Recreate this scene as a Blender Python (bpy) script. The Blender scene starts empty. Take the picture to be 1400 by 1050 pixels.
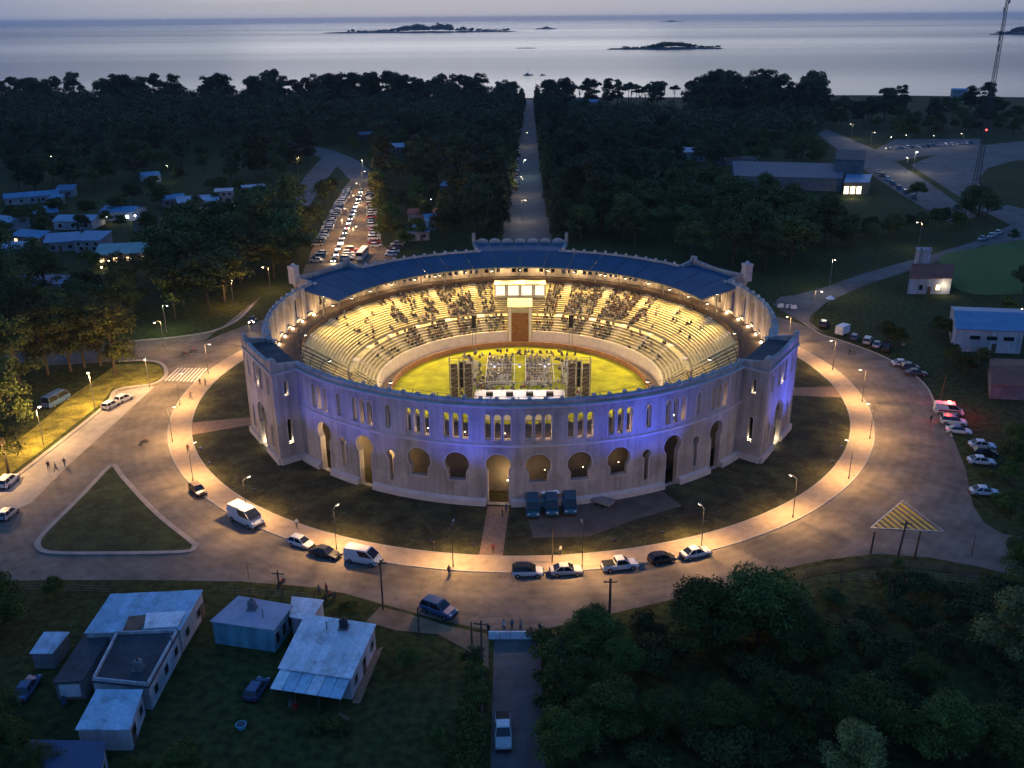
import bpy, bmesh, math, random
import numpy as np
from mathutils import Vector, Matrix
from mathutils.geometry import delaunay_2d_cdt
R_ = random.Random(7)
NP = np.random.default_rng(11)
S = bpy.context.scene
C = S.collection
pi, rad, cos, sin = math.pi, math.radians, math.cos, math.sin

# ------------------------------------------------------------------ camera
CF, CH, CP, CROLL, CYAW = 1275.46, 71.754, 0.3742, -0.0085, -0.0133   # focal (px of 1400), height, pitch, roll, yaw
CX, CY = 0.778, -180.15
cam = bpy.data.cameras.new('camera'); co = bpy.data.objects.new('camera', cam); C.objects.link(co)
cam.sensor_width = 36; cam.lens = 36*CF/1400; cam.clip_start = 1; cam.clip_end = 120000
co.location = (CX, CY, CH)
_right = Vector((cos(-CYAW), sin(-CYAW), 0)); _fw = Vector((-sin(-CYAW)*cos(CP), cos(-CYAW)*cos(CP), -sin(CP)))
_up = _right.cross(_fw)
_r2 = _right*cos(CROLL) + _up*sin(CROLL); _u2 = _up*cos(CROLL) - _right*sin(CROLL)
co.rotation_euler = Matrix((_r2, _u2, -_fw)).transposed().to_euler()
S.camera = co

# ------------------------------------------------------------------ world, sun, exposure
W = bpy.data.worlds.new('World'); S.world = W; W.use_nodes = True
wn, wl = W.node_tree.nodes, W.node_tree.links
wn.clear()
SUN_EL, SUN_AZ = rad(4), rad(-4)
def wnode(t, **k):
    n = wn.new(t)
    for a, b in k.items(): setattr(n, a, b)
    return n
sky = wnode('ShaderNodeTexSky', sky_type='NISHITA', sun_disc=False)
sky.sun_elevation = SUN_EL; sky.sun_rotation = SUN_AZ; sky.air_density = 1.2; sky.dust_density = .6; sky.ozone_density = 5
tc = wnode('ShaderNodeTexCoord'); sp = wnode('ShaderNodeSeparateXYZ'); wl.new(tc.outputs['Generated'], sp.inputs[0])
def ramp(fac, stops):
    r = wnode('ShaderNodeValToRGB'); e = r.color_ramp.elements
    while len(e) < len(stops): e.new(.5)
    for q, (p, c) in zip(e, stops): q.position = p; q.color = (*c, 1)
    wl.new(fac, r.inputs[0]); return r.outputs[0]
def wmath(op, a, b, clamp=False):
    m = wnode('ShaderNodeMath', operation=op, use_clamp=clamp)
    for i, v in enumerate((a, b)):
        if v is None: continue
        if isinstance(v, (int, float)): m.inputs[i].default_value = v
        else: wl.new(v, m.inputs[i])
    return m.outputs[0]
# soft uneven cloud veil: shifts the elevation looked up in the ramps a little
nz = wnode('ShaderNodeTexNoise'); nz.inputs['Scale'].default_value = 3.2; nz.inputs['Detail'].default_value = 5
mp = wnode('ShaderNodeMapping'); mp.inputs['Scale'].default_value = (1, 1, 9)
wl.new(tc.outputs['Generated'], mp.inputs[0]); wl.new(mp.outputs[0], nz.inputs[0])
jit = wmath('MULTIPLY', wmath('SUBTRACT', nz.outputs[0], .5), .05)
elev = wmath('ADD', sp.outputs['Z'], jit, True)
west = ramp(elev, [(0, (.40, .43, .53)), (.02, (.44, .445, .50)), (.07, (.98, 1.0, 1.06)), (.2, (1.24, 1.28, 1.34)), (.4, (.30, .46, .80)), (1, (.06, .20, .56))])
east = ramp(elev, [(0, (.09, .17, .38)), (.25, (.07, .18, .48)), (1, (.06, .20, .56))])
wfac = wnode('ShaderNodeMapRange', interpolation_type='SMOOTHSTEP')
wl.new(sp.outputs['Y'], wfac.inputs[0]); wfac.inputs[1].default_value = .74; wfac.inputs[2].default_value = 1.0
mix = wnode('ShaderNodeMix', data_type='RGBA'); wl.new(wfac.outputs[0], mix.inputs[0]); wl.new(east, mix.inputs[6]); wl.new(west, mix.inputs[7])
bg1 = wnode('ShaderNodeBackground'); wl.new(mix.outputs[2], bg1.inputs[0]); bg1.inputs[1].default_value = 1.0
bg2 = wnode('ShaderNodeBackground'); wl.new(sky.outputs[0], bg2.inputs[0]); bg2.inputs[1].default_value = .004
ad = wnode('ShaderNodeAddShader'); wl.new(bg1.outputs[0], ad.inputs[0]); wl.new(bg2.outputs[0], ad.inputs[1])
wo = wnode('ShaderNodeOutputWorld'); wl.new(ad.outputs[0], wo.inputs[0])
sl = bpy.data.lights.new('sun', 'SUN'); sl.energy = .06; sl.angle = rad(25); sl.color = (1, .88, .86)
so = bpy.data.objects.new('sun', sl); C.objects.link(so)
so.rotation_euler = Vector((sin(SUN_AZ)*-cos(SUN_EL), -cos(SUN_AZ)*cos(SUN_EL), -sin(rad(10)))).to_track_quat('-Z', 'Y').to_euler()
S.view_settings.view_transform = 'Standard'; S.view_settings.look = 'None'; S.view_settings.exposure = 0; S.view_settings.gamma = 1
S.render.engine = 'CYCLES'
cy = S.cycles
cy.max_bounces = 5; cy.diffuse_bounces = 2; cy.glossy_bounces = 2; cy.transmission_bounces = 2; cy.volume_bounces = 0; cy.transparent_max_bounces = 4
cy.caustics_reflective = False; cy.caustics_refractive = False; cy.use_denoising = True; cy.sample_clamp_indirect = 4
cy.use_light_tree = True; cy.use_adaptive_sampling = True; cy.adaptive_threshold = .02; cy.blur_glossy = 1.0

# ------------------------------------------------------------------ helpers
def G(x, y, z=0.0):
    """point of the horizontal plane at height z seen at photograph pixel (x, y) of 1400 x 1050"""
    u, v = x-700, y-525
    c, s = cos(-CROLL), sin(-CROLL); u, v = u*c-v*s, u*s+v*c
    d = _right*u + _up*(-v) + _fw*CF
    t = (z-CH)/d.z
    return Vector((CX+d.x*t, CY+d.y*t, z))
def PX(p):
    d = Vector(p)-Vector((CX, CY, CH)); w = d.dot(_fw)
    return (700+CF*d.dot(_r2)/w, 525-CF*d.dot(_u2)/w)
def pol(r, a, z=0.0): return Vector((r*cos(rad(a)), r*sin(rad(a)), z))
def sm(pts, n=6, closed=True):
    o = []; N = len(pts)
    for i in range(N if closed else N-1):
        g = lambda k: Vector(pts[k % N]) if closed else Vector(pts[max(0, min(N-1, k))])
        p0, p1, p2, p3 = g(i-1), g(i), g(i+1), g(i+2)
        for j in range(n):
            t = j/n
            o.append(.5*((2*p1)+(p2-p0)*t+(2*p0-5*p1+4*p2-p3)*t*t+(3*p1-p0-3*p2+p3)*t**3))
    if not closed: o.append(Vector(pts[-1]))
    return o
_ords = ['zeroth', 'first', 'second', 'third', 'fourth', 'fifth', 'sixth', 'seventh', 'eighth', 'ninth', 'tenth', 'eleventh', 'twelfth', 'thirteenth', 'fourteenth', 'fifteenth', 'sixteenth', 'seventeenth', 'eighteenth', 'nineteenth']
_tens = {2: 'twent', 3: 'thirt', 4: 'fort', 5: 'fift', 6: 'sixt', 7: 'sevent', 8: 'eight', 9: 'ninet'}
def ordinal(n):
    if n < 20: return _ords[n]
    t, u = divmod(n, 10)
    return _tens[t]+'ieth' if u == 0 else _tens[t]+'y-'+_ords[u]
def tag(o, label=None, cat=None, group=None, kind=None):
    if label: o['label'] = label
    if cat: o['category'] = cat
    if group: o['group'] = group
    if kind: o['kind'] = kind
    return o
def rank(objs, phrase, key=None, cat=None, group=None):
    """labels that count along the photograph: '<ordinal> from the left ...'"""
    key = key or (lambda o: PX(o.location)[0])
    n = len(objs)
    for i, o in enumerate(sorted(objs, key=key)):
        tag(o, phrase.format(ordinal(i+1)), cat, group)
def empty(name, loc=(0, 0, 0), rz=0.0, sc=1.0):
    o = bpy.data.objects.new(name, None); C.objects.link(o); o.location = loc; o.rotation_euler = (0, 0, rz); o.scale = (sc, sc, sc) if isinstance(sc, (int, float)) else sc
    return o
def link(name, me, parent=None, m=None):
    o = bpy.data.objects.new(name, me); C.objects.link(o)
    if parent: o.parent = parent
    if m is not None:
        if not me.materials: me.materials.append(m)
        elif me.materials[0] is not m:
            o.material_slots[0].link = 'OBJECT'; o.material_slots[0].material = m
    return o
def mesh_of(bm, name, mats=(), smooth=False):
    me = bpy.data.meshes.new(name); bm.normal_update(); bm.to_mesh(me); bm.free()
    for m in mats: me.materials.append(m)
    if smooth: me.shade_smooth()
    return me
class MB:
    """collects shapes for ONE mesh object"""
    def __init__(s): s.bm = bmesh.new()
    def poly(s, pts, mi=0):
        f = s.bm.faces.new([s.bm.verts.new(p) for p in pts]); f.material_index = mi; return f
    def box(s, c, d, rz=0.0, mi=0, taper=1.0):
        cx, cy, cz = c; hx, hy, hz = d[0]/2, d[1]/2, d[2]/2
        v = []
        for z, k in ((-hz, 1), (hz, taper)):
            for x, y in ((-hx, -hy), (hx, -hy), (hx, hy), (-hx, hy)):
                x, y = x*k, y*k
                v.append(s.bm.verts.new((cx+x*cos(rz)-y*sin(rz), cy+x*sin(rz)+y*cos(rz), cz+z)))
        for q in ((3, 2, 1, 0), (4, 5, 6, 7), (0, 1, 5, 4), (1, 2, 6, 5), (2, 3, 7, 6), (3, 0, 4, 7)):
            s.bm.faces.new([v[i] for i in q]).material_index = mi
        return s
    def prism(s, pts, z0, z1, mi=0, top=None):
        """pts: ccw footprint (xy); z1 may be a list per corner"""
        n = len(pts); zz = z1 if isinstance(z1, (list, tuple)) else [z1]*n
        z00 = z0 if isinstance(z0, (list, tuple)) else [z0]*n
        a = [s.bm.verts.new((p[0], p[1], z)) for p, z in zip(pts, z00)]; b = [s.bm.verts.new((p[0], p[1], z)) for p, z in zip(pts, zz)]
        s.bm.faces.new(a[::-1]).material_index = mi; s.bm.faces.new(b).material_index = mi if top is None else top
        for i in range(n): s.bm.faces.new((a[i], a[(i+1) % n], b[(i+1) % n], b[i])).material_index = mi
        return s
    def tube(s, p, q, r0, r1=None, n=6, mi=0, cap=True):
        p, q = Vector(p), Vector(q); r1 = r0 if r1 is None else r1
        d = (q-p).normalized(); u = d.orthogonal().normalized(); w = d.cross(u)
        A = [s.bm.verts.new(p+r0*(u*cos(2*pi*i/n)+w*sin(2*pi*i/n))) for i in range(n)]
        B = [s.bm.verts.new(q+r1*(u*cos(2*pi*i/n)+w*sin(2*pi*i/n))) for i in range(n)]
        for i in range(n): s.bm.faces.new((A[i], A[(i+1) % n], B[(i+1) % n], B[i])).material_index = mi
        if cap: s.bm.faces.new(A[::-1]).material_index = mi; s.bm.faces.new(B).material_index = mi
        return s
    def path(s, pts, r, n=5, mi=0):
        for a, b in zip(pts, pts[1:]): s.tube(a, b, r, r, n, mi)
        return s
    def ball(s, c, r, mi=0, sub=1):
        d = bmesh.ops.create_icosphere(s.bm, subdivisions=sub, radius=1)
        r = (r, r, r) if isinstance(r, (int, float)) else r
        for v in d['verts']: v.co = Vector((v.co.x*r[0]+c[0], v.co.y*r[1]+c[1], v.co.z*r[2]+c[2]))
        for f in {f for v in d['verts'] for f in v.link_faces}: f.material_index = mi
        return s
    def loft(s, secs, mi=0, cap=True):
        rows = [[s.bm.verts.new(p) for p in q] for q in secs]; n = len(rows[0])
        for a, b in zip(rows, rows[1:]):
            for i in range(n): s.bm.faces.new((a[i], a[(i+1) % n], b[(i+1) % n], b[i])).material_index = mi
        if cap: s.bm.faces.new(rows[0][::-1]).material_index = mi; s.bm.faces.new(rows[-1]).material_index = mi
        return s
    def ring(s, prof, a0, a1, step=2.0, mi=0, close=True, caps=True):
        """sweep an (r, z) profile round the bullring's axis"""
        full = abs(a1-a0) >= 359.9; n = max(1, int(round(abs(a1-a0)/step)))
        rows = [[s.bm.verts.new(pol(r, a0+(a1-a0)*k/n, z)) for r, z in prof] for k in range(n if full else n+1)]
        m = len(prof); K = len(rows)
        for k in range(n):
            a, b = rows[k], rows[(k+1) % K]
            for i in range(m if close else m-1): s.bm.faces.new((a[i], b[i], b[(i+1) % m], a[(i+1) % m])).material_index = mi
        if caps and not full and close: s.bm.faces.new(rows[0]).material_index = mi; s.bm.faces.new(rows[-1][::-1]).material_index = mi
        return s
    def build(s, name, m=None, parent=None, smooth=False, bevel=0.0):
        bmesh.ops.recalc_face_normals(s.bm, faces=s.bm.faces[:])
        if bevel: bmesh.ops.bevel(s.bm, geom=s.bm.edges[:], offset=bevel, segments=1, affect='EDGES')
        ms = m if isinstance(m, (list, tuple)) else ([m] if m else [])
        return link(name, mesh_of(s.bm, name, ms, smooth), parent)
    def mesh(s, name, m=(), smooth=False):
        bmesh.ops.recalc_face_normals(s.bm, faces=s.bm.faces[:])
        return mesh_of(s.bm, name, m, smooth)
def cards_mesh(name, V, m):
    """V: (n,4,3) quads -> mesh"""
    n = len(V); me = bpy.data.meshes.new(name)
    me.vertices.add(n*4); me.vertices.foreach_set('co', V.reshape(-1).astype(np.float32))
    me.loops.add(n*4); me.loops.foreach_set('vertex_index', np.arange(n*4, dtype=np.int32))
    me.polygons.add(n); me.polygons.foreach_set('loop_start', np.arange(0, n*4, 4, dtype=np.int32)); me.polygons.foreach_set('loop_total', np.full(n, 4, np.int32))
    me.update(); me.validate()
    me.materials.append(m); return me
def flat(name, pts, z, m, parent=None, thick=0.0):
    """a level sheet (or slab) with outline pts"""
    b = MB()
    P = [Vector((p[0], p[1])) for p in pts]
    area = sum(a.x*c.y-c.x*a.y for a, c in zip(P, P[1:]+P[:1]))
    if area < 0: P.reverse()
    n = len(P)
    r = delaunay_2d_cdt(P, [(i, (i+1) % n) for i in range(n)], [list(range(n))], 1, 1e-4)
    vs = [b.bm.verts.new((v.x, v.y, z)) for v in r[0]]
    for f in r[2]:
        try: b.bm.faces.new([vs[i] for i in f])
        except ValueError: pass
    if thick:
        lo = [b.bm.verts.new((p.x, p.y, z-thick)) for p in P]; hi = [b.bm.verts.new((p.x, p.y, z)) for p in P]
        for i in range(n): b.bm.faces.new((lo[i], lo[(i+1) % n], hi[(i+1) % n], hi[i]))
    return b.build(name, m, parent)
def strip(name, pts, w, z, m, parent=None, thick=0.0, closed=False):
    """a band of width w along the polyline pts"""
    P = [Vector((p[0], p[1])) for p in pts]; n = len(P); b = MB(); L = []
    for i in range(n):
        a = P[(i-1) % n] if closed or i > 0 else P[i]; c = P[(i+1) % n] if closed or i < n-1 else P[i]
        d = (c-a).normalized(); q = Vector((-d.y, d.x))*w/2
        L.append((P[i]+q, P[i]-q))
    for i in range(n if closed else n-1):
        (a, b2), (c, d) = L[i], L[(i+1) % n]
        b.poly([(b2.x, b2.y, z), (d.x, d.y, z), (c.x, c.y, z), (a.x, a.y, z)])
        if thick:
            b.poly([(a.x, a.y, z-thick), (a.x, a.y, z), (c.x, c.y, z), (c.x, c.y, z-thick)]); b.poly([(b2.x, b2.y, z), (b2.x, b2.y, z-thick), (d.x, d.y, z-thick), (d.x, d.y, z)])
    return b.build(name, m, parent)
def point(loc, power, color, radius=.15, parent=None, name='lamp_light', spot=None, aim=None, blend=.5):
    l = bpy.data.lights.new(name, 'SPOT' if spot else 'POINT'); l.energy = power; l.color = color; l.shadow_soft_size = radius
    o = bpy.data.objects.new(name, l); C.objects.link(o); o.location = loc
    if spot:
        l.spot_size = rad(spot); l.spot_blend = blend
        d = (Vector(aim)-Vector(loc)) if aim is not None else Vector((0, 0, -1))
        o.rotation_euler = d.to_track_quat('-Z', 'Y').to_euler()
    if parent: o.parent = parent
    return o
def copy_tree(o, parent=None, loc=None, rz=None, sc=None, depth=0):
    c = o.copy(); C.objects.link(c); c.parent = parent
    if loc is not None: c.location = loc
    if rz is not None: c.rotation_euler = (0, 0, rz)
    if sc is not None: c.scale = (sc, sc, sc) if isinstance(sc, (int, float)) else sc
    for ch in o.children: copy_tree(ch, c)
    return c

# ------------------------------------------------------------------ materials
_M = {}
def mat(name, col, rough=.8, var=.25, scale=.4, metal=0.0, bump=0.0, bscale=8.0, emit=None, es=1.0, col2=None, spec=.3, objrand=0.0, coords='Object', stretch=None, detail=5):
    if name in _M: return _M[name]
    m = bpy.data.materials.new(name); m.use_nodes = True; _M[name] = m
    nt = m.node_tree; N, L = nt.nodes, nt.links; b = N['Principled BSDF']
    b.inputs['Roughness'].default_value = rough; b.inputs['Metallic'].default_value = metal; b.inputs['Specular IOR Level'].default_value = spec
    if emit:
        b.inputs['Emission Color'].default_value = (*emit, 1); b.inputs['Emission Strength'].default_value = es
    c2 = col2 or tuple(max(0, min(1, x*(1-var))) for x in col); c1 = tuple(min(1, x*(1+var*.6)) for x in col) if not col2 else col
    if var or col2:
        t = N.new('ShaderNodeTexCoord'); n = N.new('ShaderNodeTexNoise'); n.inputs['Scale'].default_value = scale; n.inputs['Detail'].default_value = detail; n.inputs['Roughness'].default_value = .6
        src = t.outputs['Object' if coords == 'World' else coords]
        if coords == 'World':
            g = N.new('ShaderNodeNewGeometry'); src = g.outputs['Position']
        if stretch:
            mp = N.new('ShaderNodeMapping'); mp.inputs['Scale'].default_value = stretch; L.new(src, mp.inputs[0]); src = mp.outputs[0]
        L.new(src, n.inputs['Vector'])
        r = N.new('ShaderNodeValToRGB'); r.color_ramp.elements[0].position = .32; r.color_ramp.elements[1].position = .68
        r.color_ramp.elements[0].color = (*c2, 1); r.color_ramp.elements[1].color = (*c1, 1)
        L.new(n.outputs['Fac'], r.inputs[0]); out = r.outputs[0]
        if objrand:
            oi = N.new('ShaderNodeObjectInfo'); h = N.new('ShaderNodeHueSaturation'); mr = N.new('ShaderNodeMapRange')
            mr.inputs[3].default_value = 1-objrand; mr.inputs[4].default_value = 1+objrand
            L.new(oi.outputs['Random'], mr.inputs[0]); L.new(mr.outputs[0], h.inputs['Value']); L.new(out, h.inputs['Color'])
            mh = N.new('ShaderNodeMapRange'); mh.inputs[3].default_value = .5-.06*objrand; mh.inputs[4].default_value = .5+.04*objrand; L.new(oi.outputs['Random'], mh.inputs[0]); L.new(mh.outputs[0], h.inputs['Hue'])
            out = h.outputs[0]
        L.new(out, b.inputs['Base Color'])
        if bump:
            n2 = N.new('ShaderNodeTexNoise'); n2.inputs['Scale'].default_value = bscale; n2.inputs['Detail'].default_value = 4; L.new(src, n2.inputs['Vector'])
            bp = N.new('ShaderNodeBump'); bp.inputs['Strength'].default_value = bump; bp.inputs['Distance'].default_value = .1; L.new(n2.outputs['Fac'], bp.inputs['Height']); L.new(bp.outputs[0], b.inputs['Normal'])
    else: b.inputs['Base Color'].default_value = (*col, 1)
    return m
def glow(name, col, s): return mat(name, (.8, .8, .8), var=0, emit=col, es=s)
WARM = (1, .58, .22); WARMW = (1, .80, .52)
asphalt = mat('asphalt', (.18, .148, .118), .85, .38, .22, bump=.25, bscale=9, coords='World', detail=8)
asphalt_old = mat('asphalt_old', (.12, .112, .108), .8, .35, .12, bump=.25, bscale=7, coords='World', detail=8)
def enrich(m, kind):
    """wear with a shape of its own, multiplied into the base colour"""
    nt = m.node_tree; N, L = nt.nodes, nt.links; b = N['Principled BSDF']; src = b.inputs['Base Color'].links[0].from_socket
    g = N.new('ShaderNodeNewGeometry'); pos = g.outputs['Position']
    def noise(sc, d=6, st=None, dist=0.0):
        v = pos
        if st: mp = N.new('ShaderNodeMapping'); mp.inputs['Scale'].default_value = st; L.new(pos, mp.inputs[0]); v = mp.outputs[0]
        n = N.new('ShaderNodeTexNoise'); n.inputs['Scale'].default_value = sc; n.inputs['Detail'].default_value = d; n.inputs['Distortion'].default_value = dist; L.new(v, n.inputs['Vector']); return n.outputs['Fac']
    def rng(f, a, c, lo, hi):
        r = N.new('ShaderNodeMapRange'); r.inputs[1].default_value = a; r.inputs[2].default_value = c; r.inputs[3].default_value = lo; r.inputs[4].default_value = hi; L.new(f, r.inputs[0]); return r.outputs[0]
    def mul(x, f):
        k = N.new('ShaderNodeMix'); k.data_type = 'RGBA'; k.blend_type = 'MULTIPLY'; k.inputs[0].default_value = 1; L.new(x, k.inputs[6]); L.new(f, k.inputs[7]); return k.outputs[2]
    def math_(op, a, c):
        q = N.new('ShaderNodeMath'); q.operation = op
        for i, v in enumerate((a, c)):
            if isinstance(v, (int, float)): q.inputs[i].default_value = v
            elif v is not None: L.new(v, q.inputs[i])
        return q.outputs[0]
    if kind == 'road':      # wheel paths round the ring, tar patches, cracks
        sx = N.new('ShaderNodeSeparateXYZ'); L.new(pos, sx.inputs[0])
        r2 = math_('ADD', math_('MULTIPLY', sx.outputs[0], sx.outputs[0]), math_('MULTIPLY', sx.outputs[1], sx.outputs[1])); r = math_('SQRT', r2, None)
        w = math_('SINE', math_('ADD', math_('MULTIPLY', r, 3.6), math_('MULTIPLY', noise(.05, 2), 6)), None)
        src = mul(src, rng(w, -1, 1, .93, 1.03))
        v = N.new('ShaderNodeTexVoronoi'); v.feature = 'DISTANCE_TO_EDGE'; v.inputs['Scale'].default_value = .16; mp = N.new('ShaderNodeMix'); mp.data_type = 'VECTOR'; mp.inputs[0].default_value = .02
        nn = N.new('ShaderNodeTexNoise'); nn.inputs['Scale'].default_value = .5; L.new(pos, nn.inputs['Vector']); sc = N.new('ShaderNodeVectorMath'); sc.operation = 'MULTIPLY_ADD'; L.new(nn.outputs['Color'], sc.inputs[0]); sc.inputs[1].default_value = (5, 5, 5); L.new(pos, sc.inputs[2]); L.new(sc.outputs[0], v.inputs['Vector'])
        src = mul(src, rng(v.outputs['Distance'], 0, .028, .80, 1))
        v2 = N.new('ShaderNodeTexVoronoi'); v2.inputs['Scale'].default_value = .07; v2.distance = 'CHEBYCHEV'; L.new(pos, v2.inputs['Vector']); sp_ = N.new('ShaderNodeSeparateColor'); L.new(v2.outputs['Color'], sp_.inputs[0])
        src = mul(src, rng(sp_.outputs[0], .84, .87, 1, .82))
        src = mul(src, rng(noise(.6, 8), .35, .68, .90, 1.08)); src = mul(src, rng(noise(3.5, 4, None, 1.0), .62, .75, 1, .6))
    elif kind == 'wall':    # rain streaks, patched render, grime
        src = mul(src, rng(noise(1.1, 6, (1, 1, .05)), .40, .72, 1.04, .66)); src = mul(src, rng(noise(.16, 7, None, .6), .42, .60, .80, 1.06)); src = mul(src, rng(noise(2.6, 6), .3, .7, .9, 1.06))
    elif kind == 'sheet':   # rust and dirt runs on roofing
        src = mul(src, rng(noise(.55, 7, None, .8), .50, .75, 1.03, .66)); src = mul(src, rng(noise(2.4, 5), .35, .7, 1.05, .82))
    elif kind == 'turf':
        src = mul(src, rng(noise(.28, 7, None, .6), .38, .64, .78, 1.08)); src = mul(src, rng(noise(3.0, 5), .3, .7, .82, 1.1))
    elif kind == 'lawn':
        src = mul(src, rng(noise(.35, 8, None, .7), .38, .66, .55, 1.35)); src = mul(src, rng(noise(2.4, 6), .3, .7, .6, 1.35))
    L.new(src, b.inputs['Base Color'])
enrich(asphalt, 'road'); enrich(asphalt_old, 'road')
concrete = mat('concrete', (.30, .27, .24), .85, .22, .5, bump=.15, bscale=5, coords='World')
paving = mat('paving', (.36, .27, .19), .85, .2, .8, bump=.15, bscale=6, coords='World')
kerbm = mat('kerb_stone', (.34, .31, .27), .85, .15, 1.5, coords='World')
paint_w = mat('road_paint_white', (.6, .58, .54), .7, .35, 1.2, coords='World')
paint_y = mat('road_paint_yellow', (.62, .42, .06), .7, .3, 1.5, coords='World')
brickpath = mat('brick_paving', (.27, .17, .11), .85, .3, 1.5, bump=.2, bscale=4, coords='World')
dirt = mat('bare_earth', (.19, .14, .09), .95, .4, .35, bump=.3, bscale=3, coords='World')
plaster = mat('plaster', (.45, .41, .38), .9, .22, .22, bump=.12, bscale=3, coords='World', stretch=(1, 1, .35))
plaster_lt = mat('plaster_trim', (.50, .46, .44), .9, .15, .6, coords='World')
enrich(plaster, 'wall')
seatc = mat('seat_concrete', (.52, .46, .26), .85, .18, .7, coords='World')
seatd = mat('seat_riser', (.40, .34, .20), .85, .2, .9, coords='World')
barrier_m = mat('barrier_cream', (.78, .70, .58), .8, .12, .8, coords='World')
redboard = mat('barrier_red_brown', (.34, .16, .08), .7, .3, 1.2, coords='World')
bluesteel = mat('blue_steel', (.012, .078, .15), .65, .2, .25, spec=.2, coords='World')
steel = mat('steel', (.30, .29, .28), .5, .2, 2, metal=.5)
darksteel = mat('dark_steel', (.07, .07, .075), .5, .2, 2, metal=.3)
floorb = mat('gallery_floor', (.065, .045, .04), .85, .3, .5, coords='World')
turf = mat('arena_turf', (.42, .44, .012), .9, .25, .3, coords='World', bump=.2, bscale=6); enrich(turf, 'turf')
wood_m = mat('weathered_wood', (.13, .09, .06), .9, .35, 2, stretch=(1, 1, .2))
black = mat('black_fabric', (.02, .02, .024), .7, .3, 2)
glassm = mat('car_glass', (.012, .014, .018), .08, 0, spec=.6)
tyrem = mat('tyre_rubber', (.018, .018, .018), .9, .2, 5)
rimm = mat('wheel_rim', (.32, .32, .33), .35, .1, 4, metal=.7)
roofdark = mat('dark_flat_roof', (.06, .065, .075), .85, .35, .35, coords='World')
corr = mat('corrugated_white', (.74, .78, .82), .55, .14, .5, coords='World', objrand=.10); enrich(corr, 'sheet')
corrb = mat('corrugated_blue', (.44, .60, .72), .55, .16, .5, coords='World', objrand=.12); enrich(corrb, 'sheet')
wallw = mat('white_wall', (.55, .55, .57), .9, .18, .5, coords='World', stretch=(1, 1, .4))
wallt = mat('teal_wall', (.16, .40, .48), .9, .2, .5, coords='World')
walld = mat('dark_grey_wall', (.20, .19, .19), .9, .3, .5, coords='World')  # even dark grey wall colour
wallbeige = mat('beige_wall', (.20, .17, .13), .9, .2, .5, coords='World')
enrich(wallw, 'wall'); enrich(wallt, 'wall'); enrich(roofdark, 'sheet')
winm = mat('window_glass', (.02, .025, .035), .15, 0, spec=.6)

# ------------------------------------------------------------------ ground, roads, water
def grass_material():
    m = bpy.data.materials.new('rough_grass'); m.use_nodes = True; nt = m.node_tree; N, L = nt.nodes, nt.links; b = N['Principled BSDF']
    b.inputs['Roughness'].default_value = .95; b.inputs['Specular IOR Level'].default_value = .1
    g = N.new('ShaderNodeNewGeometry')
    def noise(s, d=6):
        n = N.new('ShaderNodeTexNoise'); n.inputs['Scale'].default_value = s; n.inputs['Detail'].default_value = d; L.new(g.outputs['Position'], n.inputs['Vector']); return n.outputs['Fac']
    r = N.new('ShaderNodeValToRGB'); e = r.color_ramp.elements; e[0].position = .3; e[1].position = .7
    e[0].color = (.028, .043, .012, 1); e[1].color = (.066, .07, .022, 1); L.new(noise(.035), r.inputs[0])
    r2 = N.new('ShaderNodeValToRGB'); e = r2.color_ramp.elements; e[0].position = .35; e[1].position = .65
    e[0].color = (.5, .5, .5, 1); e[1].color = (1.25, 1.25, 1.2, 1); L.new(noise(.9, 8), r2.inputs[0])
    x = N.new('ShaderNodeMix'); x.data_type = 'RGBA'; x.blend_type = 'MULTIPLY'; x.inputs[0].default_value = 1
    L.new(r.outputs[0], x.inputs[6]); L.new(r2.outputs[0], x.inputs[7]); L.new(x.outputs[2], b.inputs['Base Color'])
    bp = N.new('ShaderNodeBump'); bp.inputs['Strength'].default_value = .6; bp.inputs['Distance'].default_value = .25; L.new(noise(2.5), bp.inputs['Height']); L.new(bp.outputs[0], b.inputs['Normal'])
    return m
grassm = grass_material()
lawnm = mat('ring_lawn', (.07, .065, .02), .95, .2, .09, col2=(.03, .03, .016), coords='World', bump=.5, bscale=2, detail=9)
enrich(lawnm, 'lawn')
sportm = mat('sports_turf', (.075, .125, .026), .95, .2, .03, coords='World', bump=.3, bscale=1.5)
greenf = mat('mown_field', (.028, .046, .014), .95, .2, .03, coords='World', bump=.3, bscale=1.5); enrich(greenf, 'lawn')
def shore(x):   # y of the waterline
    return 742 + 18*sin(x*.006) - 60*max(0, (x-150)/900) + (x < -200)*0 + 10*sin(x*.021+1)
sh = [(x, shore(x)) for x in range(-2400, 2401, 40)]
b = MB()
gp = [(-2400, -700), (2400, -700)]
flat('ground', [*gp, *[(x, y) for x, y in reversed(sh)]], 0, grassm)['kind'] = 'structure'
b = MB()
for (x, y), (x2, y2) in zip(sh, sh[1:]): b.poly([(x, y, 0), (x2, y2, 0), (x2, y2+26, -3.4), (x, y+26, -3.4)])
o = b.build('beach', mat('beach_sand', (.24, .20, .15), .95, .25, .05, coords='World')); o['kind'] = 'structure'
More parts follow.
